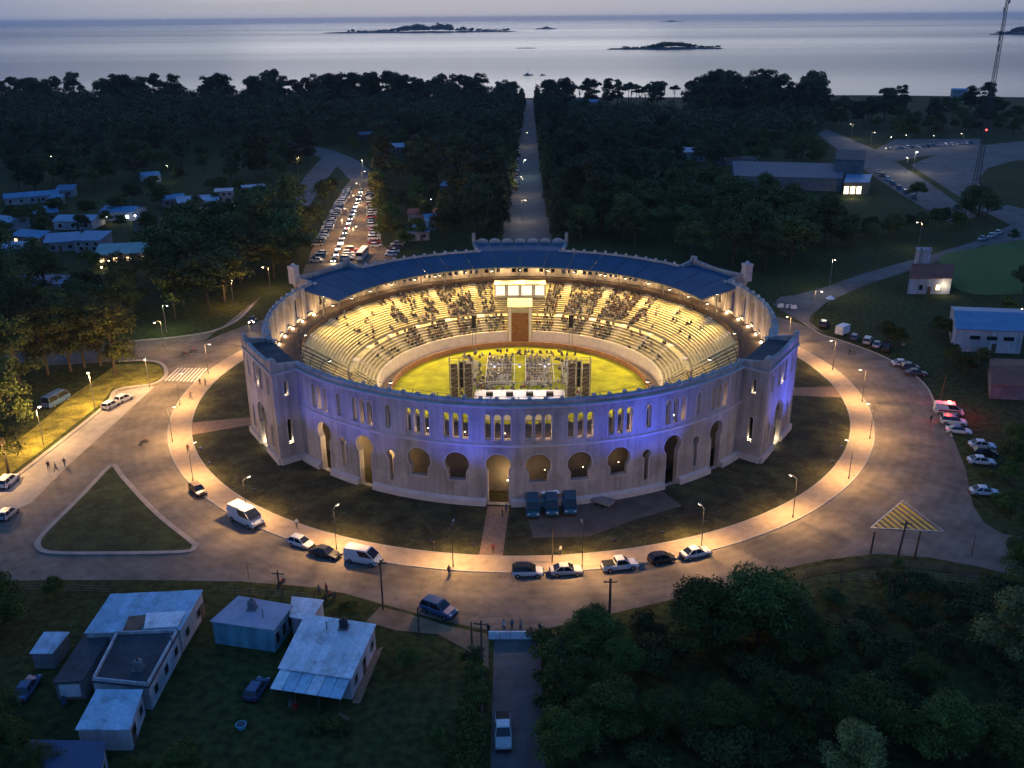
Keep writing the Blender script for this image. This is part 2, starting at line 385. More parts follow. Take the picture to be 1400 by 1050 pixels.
def sea_material():
    m = bpy.data.materials.new('estuary_water'); m.use_nodes = True; nt = m.node_tree; N, L = nt.nodes, nt.links; b = N['Principled BSDF']
    b.inputs['Base Color'].default_value = (.06, .068, .085, 1); b.inputs['IOR'].default_value = 1.33; b.inputs['Specular IOR Level'].default_value = .5
    g = N.new('ShaderNodeNewGeometry')
    def noise(sx, sy, d=5):
        mp = N.new('ShaderNodeMapping'); mp.inputs['Scale'].default_value = (sx, sy, 1); L.new(g.outputs['Position'], mp.inputs[0])
        n = N.new('ShaderNodeTexNoise'); n.inputs['Scale'].default_value = 1; n.inputs['Detail'].default_value = d; L.new(mp.outputs[0], n.inputs['Vector']); return n.outputs['Fac']
    mr = N.new('ShaderNodeMapRange'); mr.inputs[1].default_value = .35; mr.inputs[2].default_value = .65; mr.inputs[3].default_value = .20; mr.inputs[4].default_value = .32
    L.new(noise(.00012, .0009, 3), mr.inputs[0]); L.new(mr.outputs[0], b.inputs['Roughness'])
    bp = N.new('ShaderNodeBump'); bp.inputs['Strength'].default_value = .5; bp.inputs['Distance'].default_value = 1.6; L.new(noise(.02, .07, 6), bp.inputs['Height']); L.new(bp.outputs[0], b.inputs['Normal'])
    return m
b = MB(); b.poly([(-15500, 500, -3), (15500, 500, -3), (15500, 23500, -3), (-15500, 23500, -3)])
tag(b.build('sea', sea_material()), kind='structure')

_zl = [.004]
def layer(name, pts, m, kind='structure', z=None):
    o = flat(name, pts, _zl[0] if z is None else z, m); _zl[0] += .004; o['kind'] = kind; return o
px = lambda L, n=4, closed=True: [p for p in sm([G(*q) for q in L], n, closed)]
PXL = lambda L: [G(*q) for q in L]
# ring road with its two fans, one asphalt sheet (the lawn and the pavement lie on it)
rim = [(0, 478), (60, 474), (130, 470), (200, 466), (250, 461), (290, 454), (318, 443), (334, 432), (346, 419), (358, 404)]
back = [pol(82, a) for a in range(158, 21, -6)]
rightrim = [(1078, 418), (1098, 440), (1122, 456), (1160, 468), (1215, 490), (1262, 522), (1282, 560), (1302, 597), (1320, 640), (1330, 690), (1345, 715), (1372, 730), (1420, 738)]
front = [(1420, 795), (1340, 775), (1270, 762), (1200, 757), (1130, 765), (1060, 780), (1010, 797), (930, 817), (840, 838), (745, 860), (672, 862), (610, 850), (560, 836), (520, 825), (470, 811), (430, 803), (330, 795), (200, 793), (60, 793), (-60, 796)]
left = [(-60, 712), (0, 668), (46, 633), (143, 556), (160, 533), (206, 526), (224, 517), (227, 507), (220, 497), (200, 493), (163, 494), (60, 500), (0, 505)]
road = layer('ring_road', PXL(rim)+back+PXL(rightrim)+PXL(front)+PXL(left), asphalt)
layer('parking_strip', PXL([(-60, 735), (-60, 712), (0, 669.5), (46.5, 635), (143.5, 558), (161, 535), (206, 528), (211, 529), (188, 550), (160, 576), (100, 630), (43, 687)]), concrete)
layer('avenue_road', PXL([(686, 329), (694, 270), (706, 200), (719, 136), (729, 136), (735, 200), (743, 270), (755, 329)]), asphalt_old)
layer('side_street', PXL([(676, 858), (738, 858), (746, 1075), (670, 1075)]), asphalt_old)
layer('field_road', PXL([(1056, 416), (1066, 406), (1085, 404), (1130, 392), (1180, 374), (1262, 351), (1330, 331), (1400, 300), (1440, 290), (1440, 345), (1345, 335), (1262, 364), (1185, 389), (1130, 413), (1108, 432), (1104, 446), (1084, 434)]), asphalt_old)
layer('coast_road', PXL([(1118, 183), (1130, 176), (1200, 206), (1270, 250), (1335, 296), (1300, 306), (1232, 266), (1172, 226)]), asphalt_old)
layer('race_track', PXL([(1245, 226), (1270, 215), (1300, 207), (1350, 198), (1440, 188), (1440, 214), (1385, 220), (1350, 230), (1337, 245), (1345, 264), (1372, 279), (1440, 296), (1440, 330), (1390, 312), (1335, 284), (1290, 255)]), asphalt_old)
layer('parking_ground', PXL([(412, 378), (427, 340), (450, 292), (470, 257), (482, 243), (506, 243), (510, 262), (515, 300), (524, 335), (544, 354), (540, 362), (480, 372)]), dirt)
layer('parking_road', px([(480, 246), (464, 230), (440, 216), (390, 200), (340, 194), (342, 189), (396, 194), (446, 203), (480, 215), (500, 228), (512, 244)], 3), asphalt_old)
layer('gravel_road', PXL([(372, 316), (398, 272), (418, 240), (440, 216), (462, 226), (436, 258), (406, 316)]), asphalt_old)
layer('sports_field', px([(1285, 352), (1330, 340), (1420, 330), (1440, 400), (1400, 402), (1330, 402), (1296, 385)], 3), sportm)
layer('front_verge', PXL([(1000, 806), (1060, 786), (1130, 771), (1200, 763), (1270, 768), (1340, 782), (1340, 792), (1270, 778), (1200, 774), (1130, 784), (1060, 800)]), lawnm)
layer('earth_verge', PXL([(520, 830), (560, 840), (612, 856), (668, 868), (668, 915), (640, 890), (600, 868), (540, 862), (500, 850)]), dirt)
layer('beach_parking', PXL([(1190, 208), (1225, 190), (1340, 190), (1345, 204), (1260, 214), (1215, 222)]), asphalt_old)
# crossing and chevron paint, each stripe a piece of the road
cr = [G(243, 503), G(286, 504), G(269, 523), G(224, 521)]
for i in range(9):
    t0, t1 = (i+.08)/9, (i+.58)/9
    q = [cr[0].lerp(cr[1], t0), cr[0].lerp(cr[1], t1), cr[3].lerp(cr[2], t1), cr[3].lerp(cr[2], t0)]
    flat('crosswalk_stripe', q, .09, paint_w, road).location.z = .0
A_, B_, D_ = G(1234, 685), G(1190, 722), G(1290, 727)
def clip_tri(t0, t1):   # band of the triangle parallel to the edge A-D
    f = lambda t: (B_.lerp(A_, t), B_.lerp(D_, t))
    (p, q), (r, s) = f(t0), f(t1); return [p, r, s, q]
for i in range(9):
    t0 = .04+i*.105; flat('chevron_stripe', clip_tri(t0, t0+.055), .09, paint_y, road)
strip('chevron_border', [B_, A_, D_, B_], .22, .092, paint_w, road)
def lane(name, pts, w=.14, dash=None): strip(name, pts, w, .09, paint_w, road)
# ring lawn and pavement
disc = lambda r, n=180: [pol(r, 360*i/n) for i in range(n)]
o = flat('ring_lawn', disc(65.3), .096, lawnm); o['kind'] = 'structure'
b = MB(); b.ring([(65.25, .0), (65.25, .14), (69.05, .14), (69.05, .0)], 0, 360, 2.0)
o = b.build('ring_pavement', paving); o['kind'] = 'structure'
b = MB(); b.ring([(69.05, 0), (69.05, .15), (69.32, .15), (69.34, 0)], 0, 360, 2.0); b.build('kerb', kerbm, o)
b = MB(); b.ring([(65.0, .09), (65.0, .16), (65.25, .16), (65.25, .09)], 0, 360, 2.0); b.build('kerb', kerbm, o)
gate_a = 266.3
g0, g1 = pol(50.6, gate_a), pol(65.2, gate_a+.2)
strip('gate_path', [g0, g1], 3.4, .104, brickpath)['kind'] = 'structure'
pt = pol(57, 283); flat('lawn_parking', [pol(51, 271), pol(60, 272), pol(60.5, 280), pol(57.5, 288), pol(56.5, 297), pol(50.8, 297), pol(50.7, 284)], .1, mat('worn_gravel', (.10, .085, .07), .95, .4, .25, coords='World', bump=.4, bscale=3))['kind'] = 'structure'
for a0, a1 in ((196, 199.5), (355.5, 359)):
    flat('side_path', [pol(50.6, a0), pol(65.1, a0-.6), pol(65.1, a1+1.2), pol(50.6, a1)], .104, brickpath)['kind'] = 'structure'
# kerbed islands
tri = sm([G(156, 637), G(170, 655), G(215, 703), G(262, 741), G(266, 748), G(250, 755), G(150, 757), G(70, 756), G(52, 746), G(62, 728), G(110, 680), G(146, 642)], 5)
o = flat('triangle_island', tri, .13, greenf, thick=.13); o['kind'] = 'structure'
strip('kerb', tri, .8, .16, concrete, o, .16, True)
lk = [G(*q) for q in [(-60, 712), (0, 668), (46, 633), (143, 556), (160, 533), (206, 526), (224, 517), (227, 507), (220, 497), (200, 493), (163, 494)]]
o = strip('kerb', sm(lk, 4, False), .8, .15, kerbm, None, .15); o['kind'] = 'structure'
o = strip('kerb', sm(PXL([(130, 470), (200, 465), (250, 460), (290, 453), (318, 442), (333, 431), (345, 418)]), 4, False), .7, .15, kerbm, None, .15); o['kind'] = 'structure'
lw = flat('strip_lawn', PXL([(-60, 700), (0, 658), (42, 627), (138, 552), (154, 531), (205, 524), (222, 515), (224, 507), (217, 499), (198, 496), (160, 498), (100, 540), (40, 590), (-60, 660)]), .01, mat('lit_lawn', (.22, .20, .03), .95, .3, .25, coords='World', bump=.6, bscale=2)); enrich(_M['lit_lawn'], 'lawn'); lw['kind'] = 'structure'  # grass colour raised, so part of the lamplight is in the colour
o = strip('kerb', sm(PXL([(1098, 441), (1122, 457), (1160, 469), (1215, 491), (1262, 523), (1282, 561), (1302, 598)]), 4, False), .35, .12, kerbm, None, .12); o['kind'] = 'structure'

# ------------------------------------------------------------------ the bullring
ring = empty('bullring'); tag(ring, 'round moorish bullring with pale walls, blue roof and glowing stands', 'bullring')
RW, HW = 50.0, 17.8
def cyl(R): return lambda s, z, d: pol(R-d, math.degrees(s/R), z)
def plane(p, q):
    p, q = Vector(p), Vector(q); u = (q-p).normalized(); n = Vector((u.y, -u.x, 0))   # n outward when p->q runs ccw
    return lambda s, z, d: Vector((p.x+u.x*s-n.x*d, p.y+u.y*s-n.y*d, z))
def horseshoe(c, zb, w, r, zc, n=18):
    h = math.acos(min(1, (w/2)/r)); a0 = -h
    pts = [(c-w/2, zb), (c+w/2, zb)]
    pts += [(c+r*cos(a0+(pi+2*h)*k/n), zc+r*sin(a0+(pi+2*h)*k/n)) for k in range(n+1)]
    return pts
def archwin(c, zb, w, h, n=8):
    r = w/2; return [(c-r, zb), (c+r, zb)]+[(c+r*cos(pi*k/n), zb+h-r+r*sin(pi*k/n)) for k in range(n+1)]
def inside(p, poly):
    x, y = p; c = False; j = len(poly)-1
    for i in range(len(poly)):
        xi, yi = poly[i]; xj, yj = poly[j]
        if (yi > y) != (yj > y) and x < (xj-xi)*(y-yi)/(yj-yi)+xi: c = not c
        j = i
    return c
def panel(name, outline, holes, mapf, thick, m, parent, step=1.8):
    """a wall with real openings: outline and holes in (along, height), bent by mapf"""
    V, E = [], []
    def loop(pts, sub):
        q = []
        for a, c in zip(pts, pts[1:]+pts[:1]):
            n = max(1, int(math.hypot(c[0]-a[0], c[1]-a[1])/step)) if sub else 1
            q += [(a[0]+(c[0]-a[0])*k/n, a[1]+(c[1]-a[1])*k/n) for k in range(n)]
        i0 = len(V); V.extend(q); n = len(q); E.extend((i0+k, i0+(k+1) % n) for k in range(n)); return q
    loop(outline, True)
    for h in holes: loop(h, True)
    xs = [p[0] for p in outline]; ys = [p[1] for p in outline]
    x = min(xs)+step
    while x < max(xs)-.5:
        y = min(ys)+step
        while y < max(ys)-.6:
            if inside((x, y), outline) and not any(min(a for a, _ in h)-.3 < x < max(a for a, _ in h)+.3 and min(c for _, c in h)-.3 < y < max(c for _, c in h)+.3 for h in holes): V.append((x, y))
            y += step
        x += step
    r = delaunay_2d_cdt([Vector(v) for v in V], E, [], 0, 1e-5)
    P = r[0]; T = []
    for f in r[2]:
        c = (sum(P[i].x for i in f)/3, sum(P[i].y for i in f)/3)
        if inside(c, outline) and not any(inside(c, h) for h in holes): T.append(f)
    bm = bmesh.new()
    A = [bm.verts.new(mapf(p.x, p.y, 0)) for p in P]; B = [bm.verts.new(mapf(p.x, p.y, thick)) for p in P]
    cnt = {}
    for f in T:
        for k in range(3):
            e = (f[k], f[(k+1) % 3]); cnt[tuple(sorted(e))] = cnt.get(tuple(sorted(e)), 0)+1
    for f in T:
        bm.faces.new([A[i] for i in f]); bm.faces.new([B[i] for i in reversed(f)])
        for k in range(3):
            e = (f[k], f[(k+1) % 3])
            if cnt[tuple(sorted(e))] == 1: bm.faces.new((A[e[1]], A[e[0]], B[e[0]], B[e[1]]))
    bmesh.ops.delete(bm, geom=[v for v in bm.verts if not v.link_faces], context='VERTS')
    return link(name, mesh_of(bm, name, [m]), parent)
def surround(name, hole, mapf, m, parent, w=.16, out=.10, base=True):
    """raised plaster band round an opening"""
    n = len(hole); b = MB(); P = [Vector(p) for p in hole]; Q = []
    for i in range(n):
        d = (P[(i+1) % n]-P[i-1]).normalized(); Q.append(P[i]+Vector((d.y, -d.x))*w)
    for i in range(n):
        if not base and i == 0: continue
        j = (i+1) % n; a, c, d, e = P[i], P[j], Q[j], Q[i]
        b.poly([mapf(a.x, a.y, -out), mapf(c.x, c.y, -out), mapf(d.x, d.y, -out), mapf(e.x, e.y, -out)])
        b.poly([mapf(e.x, e.y, -out), mapf(d.x, d.y, -out), mapf(d.x, d.y, .02), mapf(e.x, e.y, .02)])
        b.poly([mapf(c.x, c.y, -out), mapf(a.x, a.y, -out), mapf(a.x, a.y, .02), mapf(c.x, c.y, .02)])
    return b.build(name, m, parent)
k50 = RW*pi/180
def triple(c, zb=11.3, h=4.3, w=1.05, gap=1.5): return [archwin(c+d*gap, zb, w, h) for d in (-1, 0, 1)]
# front wall, 221 to 320 degrees
holes, kinds = [], []
def add(h, kind): holes.append(h); kinds.append(kind)
for a in (228.7, 240, 251.6, 258.8, 266.3, 273.5, 281, 288.4, 300, 311.3):
    for h in triple(a*k50): add(h, 'window_surround')
for a in (234.2, 245.7, 294.1, 305.5): add(archwin(a*k50, 11.5, .95, 4.0), 'window_surround')
for a in (251.6, 258.8, 273.5, 281, 288.4): add(horseshoe(a*k50, 4.1, 2.9, 2.0, 6.95), 'arch_surround')
add(horseshoe(gate_a*k50, .1, 3.2, 2.0, 6.95), 'gate_surround')
for a in (229.3, 240, 299.7, 311.2): add(horseshoe(a*k50, .1, 2.4, 1.75, 7.4), 'door_surround')
for a in (234.5, 245.8, 294, 305.5): add(horseshoe(a*k50, 2.3, .8, .78, 6.95, 10), 'window_surround')
TH = .9
def ring_wall(a0, a1, hs, ks, top=HW, m=plaster):
    o = panel('outer_wall', [(a0*k50, 0), (a1*k50, 0), (a1*k50, top), (a0*k50, top)], hs, cyl(RW), TH, m, ring)
    for h, k in zip(hs, ks): surround(k, h, cyl(RW), plaster_lt, ring, base=not k.startswith(('gate', 'door')))
ring_wall(219.8, 320.5, holes, kinds)
b = MB(); b.ring([(RW+.01, 16.55), (RW+.35, 16.75), (RW+.35, 17.0), (RW+.01, 17.12)], 219.8, 320.5, 1.5); b.build('cornice', plaster_lt, ring)
b = MB(); b.ring([(RW+.01, 10.1), (RW+.16, 10.2), (RW+.16, 10.5), (RW+.01, 10.6)], 219.8, 320.5, 1.5); b.build('string_course', plaster_lt, ring)
doors = (229.3, 240, gate_a, 299.7, 311.2); seg = []; lo = 219.8
for d in doors:
    hw_ = 2.25 if d == gate_a else 1.75
    seg.append((lo, d-hw_)); lo = d+hw_
seg.append((lo, 320.5))
for a0, a1 in seg:
    if a1-a0 > .5: b = MB(); b.ring([(RW+.01, .05), (RW+.75, .05), (RW+.7, .95), (RW+.01, 1.25)], a0, a1, 1.5); b.build('plinth', plaster_lt, ring)
# side walls (arcades) 158-203 and 337-383 : tall arched bays seen from inside, lit by uplights
for a0, a1 in ((157.5, 204.2), (336.2, 382.5)):
    hs = []
    n = 8
    for i in range(n):
        c = a0+(i+.5)*(a1-a0)/n
        hs += [archwin(c*k50, 11.5, 3.1, 4.8, 10), horseshoe(c*k50, 2.3, 1.5, 1.1, 6.6, 12)]
    ring_wall(a0, a1, hs, ['window_surround']*len(hs))
    for i in range(n+1):
        c = a0+i*(a1-a0)/n
        b = MB(); p = pol(RW-TH-.2, c); b.box((p.x, p.y, 14.4), (.5, .9, 6.8), rad(c)); b.build('pilaster', plaster_lt, ring)
    b = MB(); b.ring([(RW+.01, 16.55), (RW+.35, 16.75), (RW+.35, 17.0), (RW+.01, 17.12)], a0, a1, 1.5); b.build('cornice', plaster_lt, ring)
# back wall
for a0, a1 in ((41.5, 78.6), (101.4, 138.5)):
    hs = []
    for i in range(6):
        c = a0+(i+.5)*(a1-a0)/6; hs += triple(c*k50, 11.9, 2.9, 1.0, 1.5)+[horseshoe(c*k50, 3.6, 2.6, 1.9, 6.6)]
    ring_wall(a0, a1, hs, ['window_surround']*len(hs))
    b = MB(); b.ring([(RW+.01, 16.55), (RW+.35, 16.75), (RW+.35, 17.0), (RW+.01, 17.12)], a0, a1, 1.5); b.build('cornice', plaster_lt, ring)
for a0, a1 in ((22, 42), (78, 102), (138, 158)):   # inner face of the blocks behind the roof
    hs = []
    for i in range(3):
        c = a0+(i+.5)*(a1-a0)/3; hs += triple(c*k50, 11.9, 2.9, 1.0, 1.5)
    panel('inner_wall', [(a0*k50, 0), (a1*k50, 0), (a1*k50, 16.9), (a0*k50, 16.9)], hs, cyl(RW-.05), .6, plaster, ring)
# projecting pavilions
RP = 54.4
def pavilion(a0, a1, RO, roofmat, lit, top=18.4):
    p, q = pol(RO, a0), pol(RO, a1); pi_, qi = pol(RW-.2, a0), pol(RW-.2, a1)
    L = (q-p).length; c = L/2
    par = [(0, 0), (L, 0), (L, top+.9), (L-1.3, top+.9), (L-1.5, top+.1), (L*.62, top-.25), (L*.38, top-.25), (1.5, top+.1), (1.3, top+.9), (0, top+.9)]
    hs = triple(c, 12.0, 4.0, 1.1, 1.7)+[horseshoe(c, .1, 3.6, 2.6, 6.3, 22)]
    if L > 13: hs += [archwin(c+s*5.4, 2.4, .9, 4.2) for s in (-1, 1)]+[archwin(c+s*5.6, 12.3, .8, 3.0) for s in (-1, 1)]
    mf = plane(p, q)
    panel('pavilion_wall', par, hs, mf, .7, plaster, ring)
    for i, h in enumerate(hs): surround('gate_surround' if i == 3 else 'window_surround', h, mf, plaster_lt, ring, base=i != 3)
    for s, (u, v) in enumerate(((pi_, p), (q, qi))):
        L2 = (v-u).length; mid = L2*.5; o_ = [(0, 0), (L2-.02, 0), (L2-.02, top+.88), (L2-.9, top+.88), (L2-1.2, top), (0, top-.5)]
        if s: o_ = [(.02, 0), (L2, 0), (L2, top-.5), (1.2, top), (.9, top+.88), (.02, top+.88)]
        h2 = [archwin(mid, 3.6, .85, 4.6), archwin(mid, 12.4, .75, 2.7)]
        mf2 = plane(u, v); panel('pavilion_wall', o_, h2, mf2, .6, plaster, ring)
        for h in h2: surround('window_surround', h, mf2, plaster_lt, ring)
        b = MB(); d_ = (v-u).normalized(); nn = Vector((d_.y, -d_.x, 0))
        f = lambda t, w: u+d_*t+nn*w
        b.prism([f(0, .02), f(L2, .02), f(L2, .45), f(0, .45)][::-1], .05, 1.2); b.build('plinth', plaster_lt, ring)
        b = MB(); b.prism([f(0, .02), f(L2-.02, .02), f(L2-.02, .22), f(0, .22)][::-1], 16.5, 16.9); b.build('cornice', plaster_lt, ring)
        if lit and ((s == 1 and a0 < 250) or (s == 0 and a0 > 250)):
            for zz, pw in ((3.75, 75), (12.5, 30)):
                w = f(mid, -.42); point((w.x, w.y, zz+.2), pw, WARMW, .08, name='sill_uplight')
    fo = lambda t, w: mf(t, 0, -w)
    for t0, t1 in ((0, c-2.0), (c+2.0, L)):
        b = MB(); b.prism([fo(t0, .02), fo(t1, .02), fo(t1, .45), fo(t0, .45)][::-1], .05, 1.2); b.build('plinth', plaster_lt, ring)
    b = MB(); b.prism([fo(0, .02), fo(L, .02), fo(L, .25), fo(0, .25)][::-1], 16.5, 16.95); b.build('cornice', plaster_lt, ring)
    ip = [pol(RW-.9, a0+.4), pol(RO-.72, a0+.7), pol(RO-.72, a1-.7), pol(RW-.9, a1-.4)]
    b = MB(); b.prism([(v.x, v.y) for v in ip], 16.95, 17.25); b.build('pavilion_roof', roofmat, ring)
    b = MB(); b.prism([(v.x, v.y) for v in ip], 10.7, 10.95); b.build('pavilion_floor', floorb, ring)
    if lit:
        w = mf(c, 12.3, .5); point(w, 90, WARMW, .1, name='sill_uplight')
        for s in (-1, 1):
            w = mf(c+s*1.2, .7, .9); point(w, 160, WARMW, .1, name='gate_uplight')
pavilion(202.8, 220.9, RP, roofdark, True); pavilion(319.4, 337.4, RP, roofdark, True)
pavilion(22.5, 41.2, RP, bluesteel, False); pavilion(138.8, 157.5, RP, bluesteel, False)
pavilion(78.4, 101.6, 60.0, bluesteel, False, 17.2)
# merlons along the wall tops
b = MB(); b.box((0, 0, .33), (.35, .95, .66)); b.box((0, 0, .80), (.35, .5, .28), taper=.5); mer = b.mesh('merlon', [plaster_lt])
def merlons(a0, a1, step, z=HW, r=RW-.45):
    n = int(abs(a1-a0)/step)
    for i in range(n+1):
        a = a0+(a1-a0)*i/max(1, n); o = link('merlon', mer, ring); o.location = pol(r, a, z); o.rotation_euler.z = rad(a); o.scale = (.8, .75*R_.uniform(.8, 1.1), .72*R_.uniform(.75, 1.1))
merlons(223, 318, 2.8); merlons(160, 201, 3.4); merlons(339, 380, 3.4); merlons(43, 77.5, 3.0); merlons(102.5, 137, 3.0)
# scalloped crest over the back block
p, q = pol(60.0, 79), pol(60.0, 101)
for i in range(7):
    c = p.lerp(q, (i+.5)/7); b = MB(); n = 9
    pts = [(-1.5, 0)]+[(1.5*cos(pi-pi*k/n), .2+.95*sin(pi*k/n)) for k in range(n+1)]+[(1.5, 0)]
    u = (q-p).normalized(); v = Vector((0, 1, 0))
    A = [(c.x+u.x*s, c.y+u.y*s-.25, 17.3+z) for s, z in pts]; B = [(c.x+u.x*s, c.y+u.y*s+.25, 17.3+z) for s, z in pts]
    b.loft([A, B]); b.build('crest_scallop', plaster_lt, ring)
for a in (22.5, 157.5, 78.4, 101.6):   # corner turrets
    r = RP if a in (22.5, 157.5) else 60.0
    if r == 60.0:
        p = pol(r-.2, a); b = MB(); b.box((p.x, p.y, 18.4), (.8, .8, 2.6), rad(a)); b.box((p.x, p.y, 19.9), (.6, .6, .5), rad(a), taper=.3); b.build('turret', plaster, ring); continue
    p = pol(r-.2, a); b = MB(); b.box((p.x, p.y, 18.9), (1.7, 1.7, 3.4), rad(a)); b.box((p.x, p.y, 20.85), (1.9, 1.9, .5), rad(a)); b.box((p.x, p.y, 21.4), (1.0, 1.0, .6), rad(a), taper=.3); b.build('turret', plaster_lt, ring)
# grandstand
LOW, MIDR, UP = 29.2, 33.8, 43.4
def steps(r0, z0, r1, z1, n):
    pts = []; dr, dz = (r1-r0)/n, (z1-z0)/n
    for i in range(n): pts += [(r0+i*dr, z0+i*dz), (r0+i*dr, z0+(i+1)*dz)]
    pts.append((r1, z1)); return pts
def stand(a0, a1, nlo, nup):
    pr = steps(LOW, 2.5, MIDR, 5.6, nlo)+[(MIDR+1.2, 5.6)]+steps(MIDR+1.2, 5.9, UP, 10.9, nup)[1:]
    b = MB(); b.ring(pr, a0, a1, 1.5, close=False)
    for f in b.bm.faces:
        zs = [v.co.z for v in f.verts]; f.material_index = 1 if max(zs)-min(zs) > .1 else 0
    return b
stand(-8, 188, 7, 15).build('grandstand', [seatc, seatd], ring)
stand(188, 352, 7, 15).build('grandstand', [mat('old_stand', (.22, .18, .10), .9, .3, .8, coords='World'), mat('old_riser', (.10, .08, .045), .9, .3, .8, coords='World')], ring)  # treads and risers darkened so gaps between the ribs read as dark slots
for a in list(range(4, 88, 14))+list(range(106, 190, 14)):     # stair aisles
    w = .022; b = MB()
    pr = [(LOW, 2.56), (MIDR, 5.72), (MIDR+1.2, 5.72), (UP, 11.05)]
    for (r0, z0), (r1, z1) in zip(pr, pr[1:]):
        d = math.degrees(.85/ ((r0+r1)/2)); b.poly([pol(r0, a-d, z0), pol(r1, a-d, z1), pol(r1, a+d, z1), pol(r0, a+d, z0)])
    b.build('stair_aisle', barrier_m, ring)
for i in range(56):     # ribs of the old open stands
    a = 186+i*168/55
    b = MB(); t = .28
    for (r0, z0), (r1, z1) in (((LOW+.3, 2.6), (MIDR, 5.9)), ((MIDR+1.2, 6.0), (UP, 11.3))):
        n = Vector((-sin(rad(a)), cos(rad(a)), 0))*t
        A = [pol(r0, a, z0)-n, pol(r0, a, z0)+n, pol(r0, a, z0+.35)+n, pol(r0, a, z0+.35)-n]; B = [pol(r1, a, z1)-n, pol(r1, a, z1)+n, pol(r1, a, z1+.35)+n, pol(r1, a, z1+.35)-n]
        b.loft([A, B])
    b.build('stand_rib', seatc, ring)
b = MB(); b.ring([(LOW-.25, .1), (LOW-.25, 3.1), (LOW, 3.1), (LOW, .1)], 0, 360, 2); b.build('podium_wall', barrier_m, ring)
b = MB(); b.ring([(26.3, .1), (26.3, 1.3), (26.5, 1.3), (26.5, .1)], 0, 360, 2); b.build('barrier', redboard, ring)
b = MB(); b.ring([(UP, 10.6), (UP, 11.0), (RW-TH, 11.0), (RW-TH, 10.6)], 0, 360, 2); b.build('gallery_floor', floorb, ring)
b = MB(); b.ring([(45.0, .1), (45.0, 10.6), (45.3, 10.6), (45.3, .1)], 0, 360, 2); b.build('corridor_wall', wallbeige, ring)
b = MB(); b.ring([(UP+.1, 11.0), (UP+.1, 12.0), (UP+.2, 12.0), (UP+.2, 11.0)], -8, 188, 2); b.build('gallery_parapet', mat('gallery_brown', (.16, .10, .06), .8, .2, 1, coords='World'), ring)
# roof: one panel per bay, over columns
rp0, rp1, nb = 17.2, 162.8, 18
for i in range(nb):
    a0 = rp0+(rp1-rp0)*i/nb; a1 = rp0+(rp1-rp0)*(i+1)/nb; g = .12
    b = MB(); b.ring([(40.6, 15.45), (40.6, 15.62), (49.55, 17.55), (49.55, 17.35)], a0+g, a1-g, 2); b.build('roof_panel', bluesteel, ring)
    b = MB(); b.ring([(40.62, 15.15), (40.62, 15.4), (40.9, 15.45), (40.9, 15.15)], a0, a1, 2); b.build('fascia_beam', steel, ring)
for i in range(nb+1):
    a = rp0+(rp1-rp0)*i/nb; b = MB(); b.tube(pol(44.3, a, 11.0), pol(44.3, a, 16.1), .18, n=8); b.tube(pol(40.7, a, 15.3), pol(49.4, a, 17.2), .14, n=6); b.build('roof_column', steel, ring)
# tall mesh fence round the open half
for i in range(29):
    a = 188+i*164/28
    b = MB(); b.path([pol(43.9, a, 11.0), pol(44.2, a, 13.5), pol(43.8, a, 15.0), pol(43.1, a, 15.7)], .07, 5); b.build('fence_post', darksteel, ring)
for z, r in ((12.0, 44.02), (13.2, 44.16), (14.4, 43.96), (15.7, 43.1)):
    b = MB(); b.path([pol(r, 188+k*2, z) for k in range(83)], .035, 4); b.build('fence_rail', darksteel, ring)
for i in range(40):
    a = -6+i*192/39; b = MB(); b.tube(pol(UP+.15, a, 11.9), pol(UP+.15, a, 12.5), .03, n=4); b.build('rail_post', darksteel, ring)
b = MB(); b.path([pol(UP+.15, -6+k*2, 12.5) for k in range(97)], .04, 4); b.build('handrail', darksteel, ring)
# gate block and lit box on the axis
fp = lambda x0, x1, y0, y1: [(x0, y0), (x1, y0), (x1, y1), (x0, y1)]
b = MB(); b.prism(fp(-2.9, 2.9, 28.6, 36.5), .1, 9.0); b.build('arena_gate_block', seatc, ring)
b = MB(); b.prism(fp(-1.9, 1.9, 28.45, 28.6), .1, 7.6); b.build('arena_gate_leaf', mat('gate_wood', (.26, .12, .04), .7, .3, 1.5, coords='World'), ring)
for x in (-2.4, 2.4): b = MB(); b.box((x, 28.5, 4.4), (.6, .3, 8.6)); b.build('gate_pier', barrier_m, ring)
b = MB(); b.prism(fp(-6.2, 6.2, 38.0, 42.0), 8.4, 8.8); b.prism(fp(-6.2, 6.2, 38.0, 42.0), 11.6, 11.9); b.build('box_slab', seatc, ring)
lit_panel = glow('lit_panel', (1, .86, .6), 1.05)
for x in (-4.9, -1.6, 1.6, 4.9): b = MB(); b.box((x, 38.6, 10.2), (2.5, .12, 2.4)); b.build('lit_box_panel', lit_panel, ring)
for x in (-6, -3.2, 0, 3.2, 6): b = MB(); b.box((x, 38.3, 10.2), (.35, .35, 2.8)); b.build('box_pier', barrier_m, ring)
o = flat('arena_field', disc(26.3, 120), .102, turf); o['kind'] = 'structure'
o = flat('arena_alley', disc(28.9, 120), .099, mat('alley_sand', (.36, .27, .17), .95, .2, .5, coords='World')); o['kind'] = 'structure'
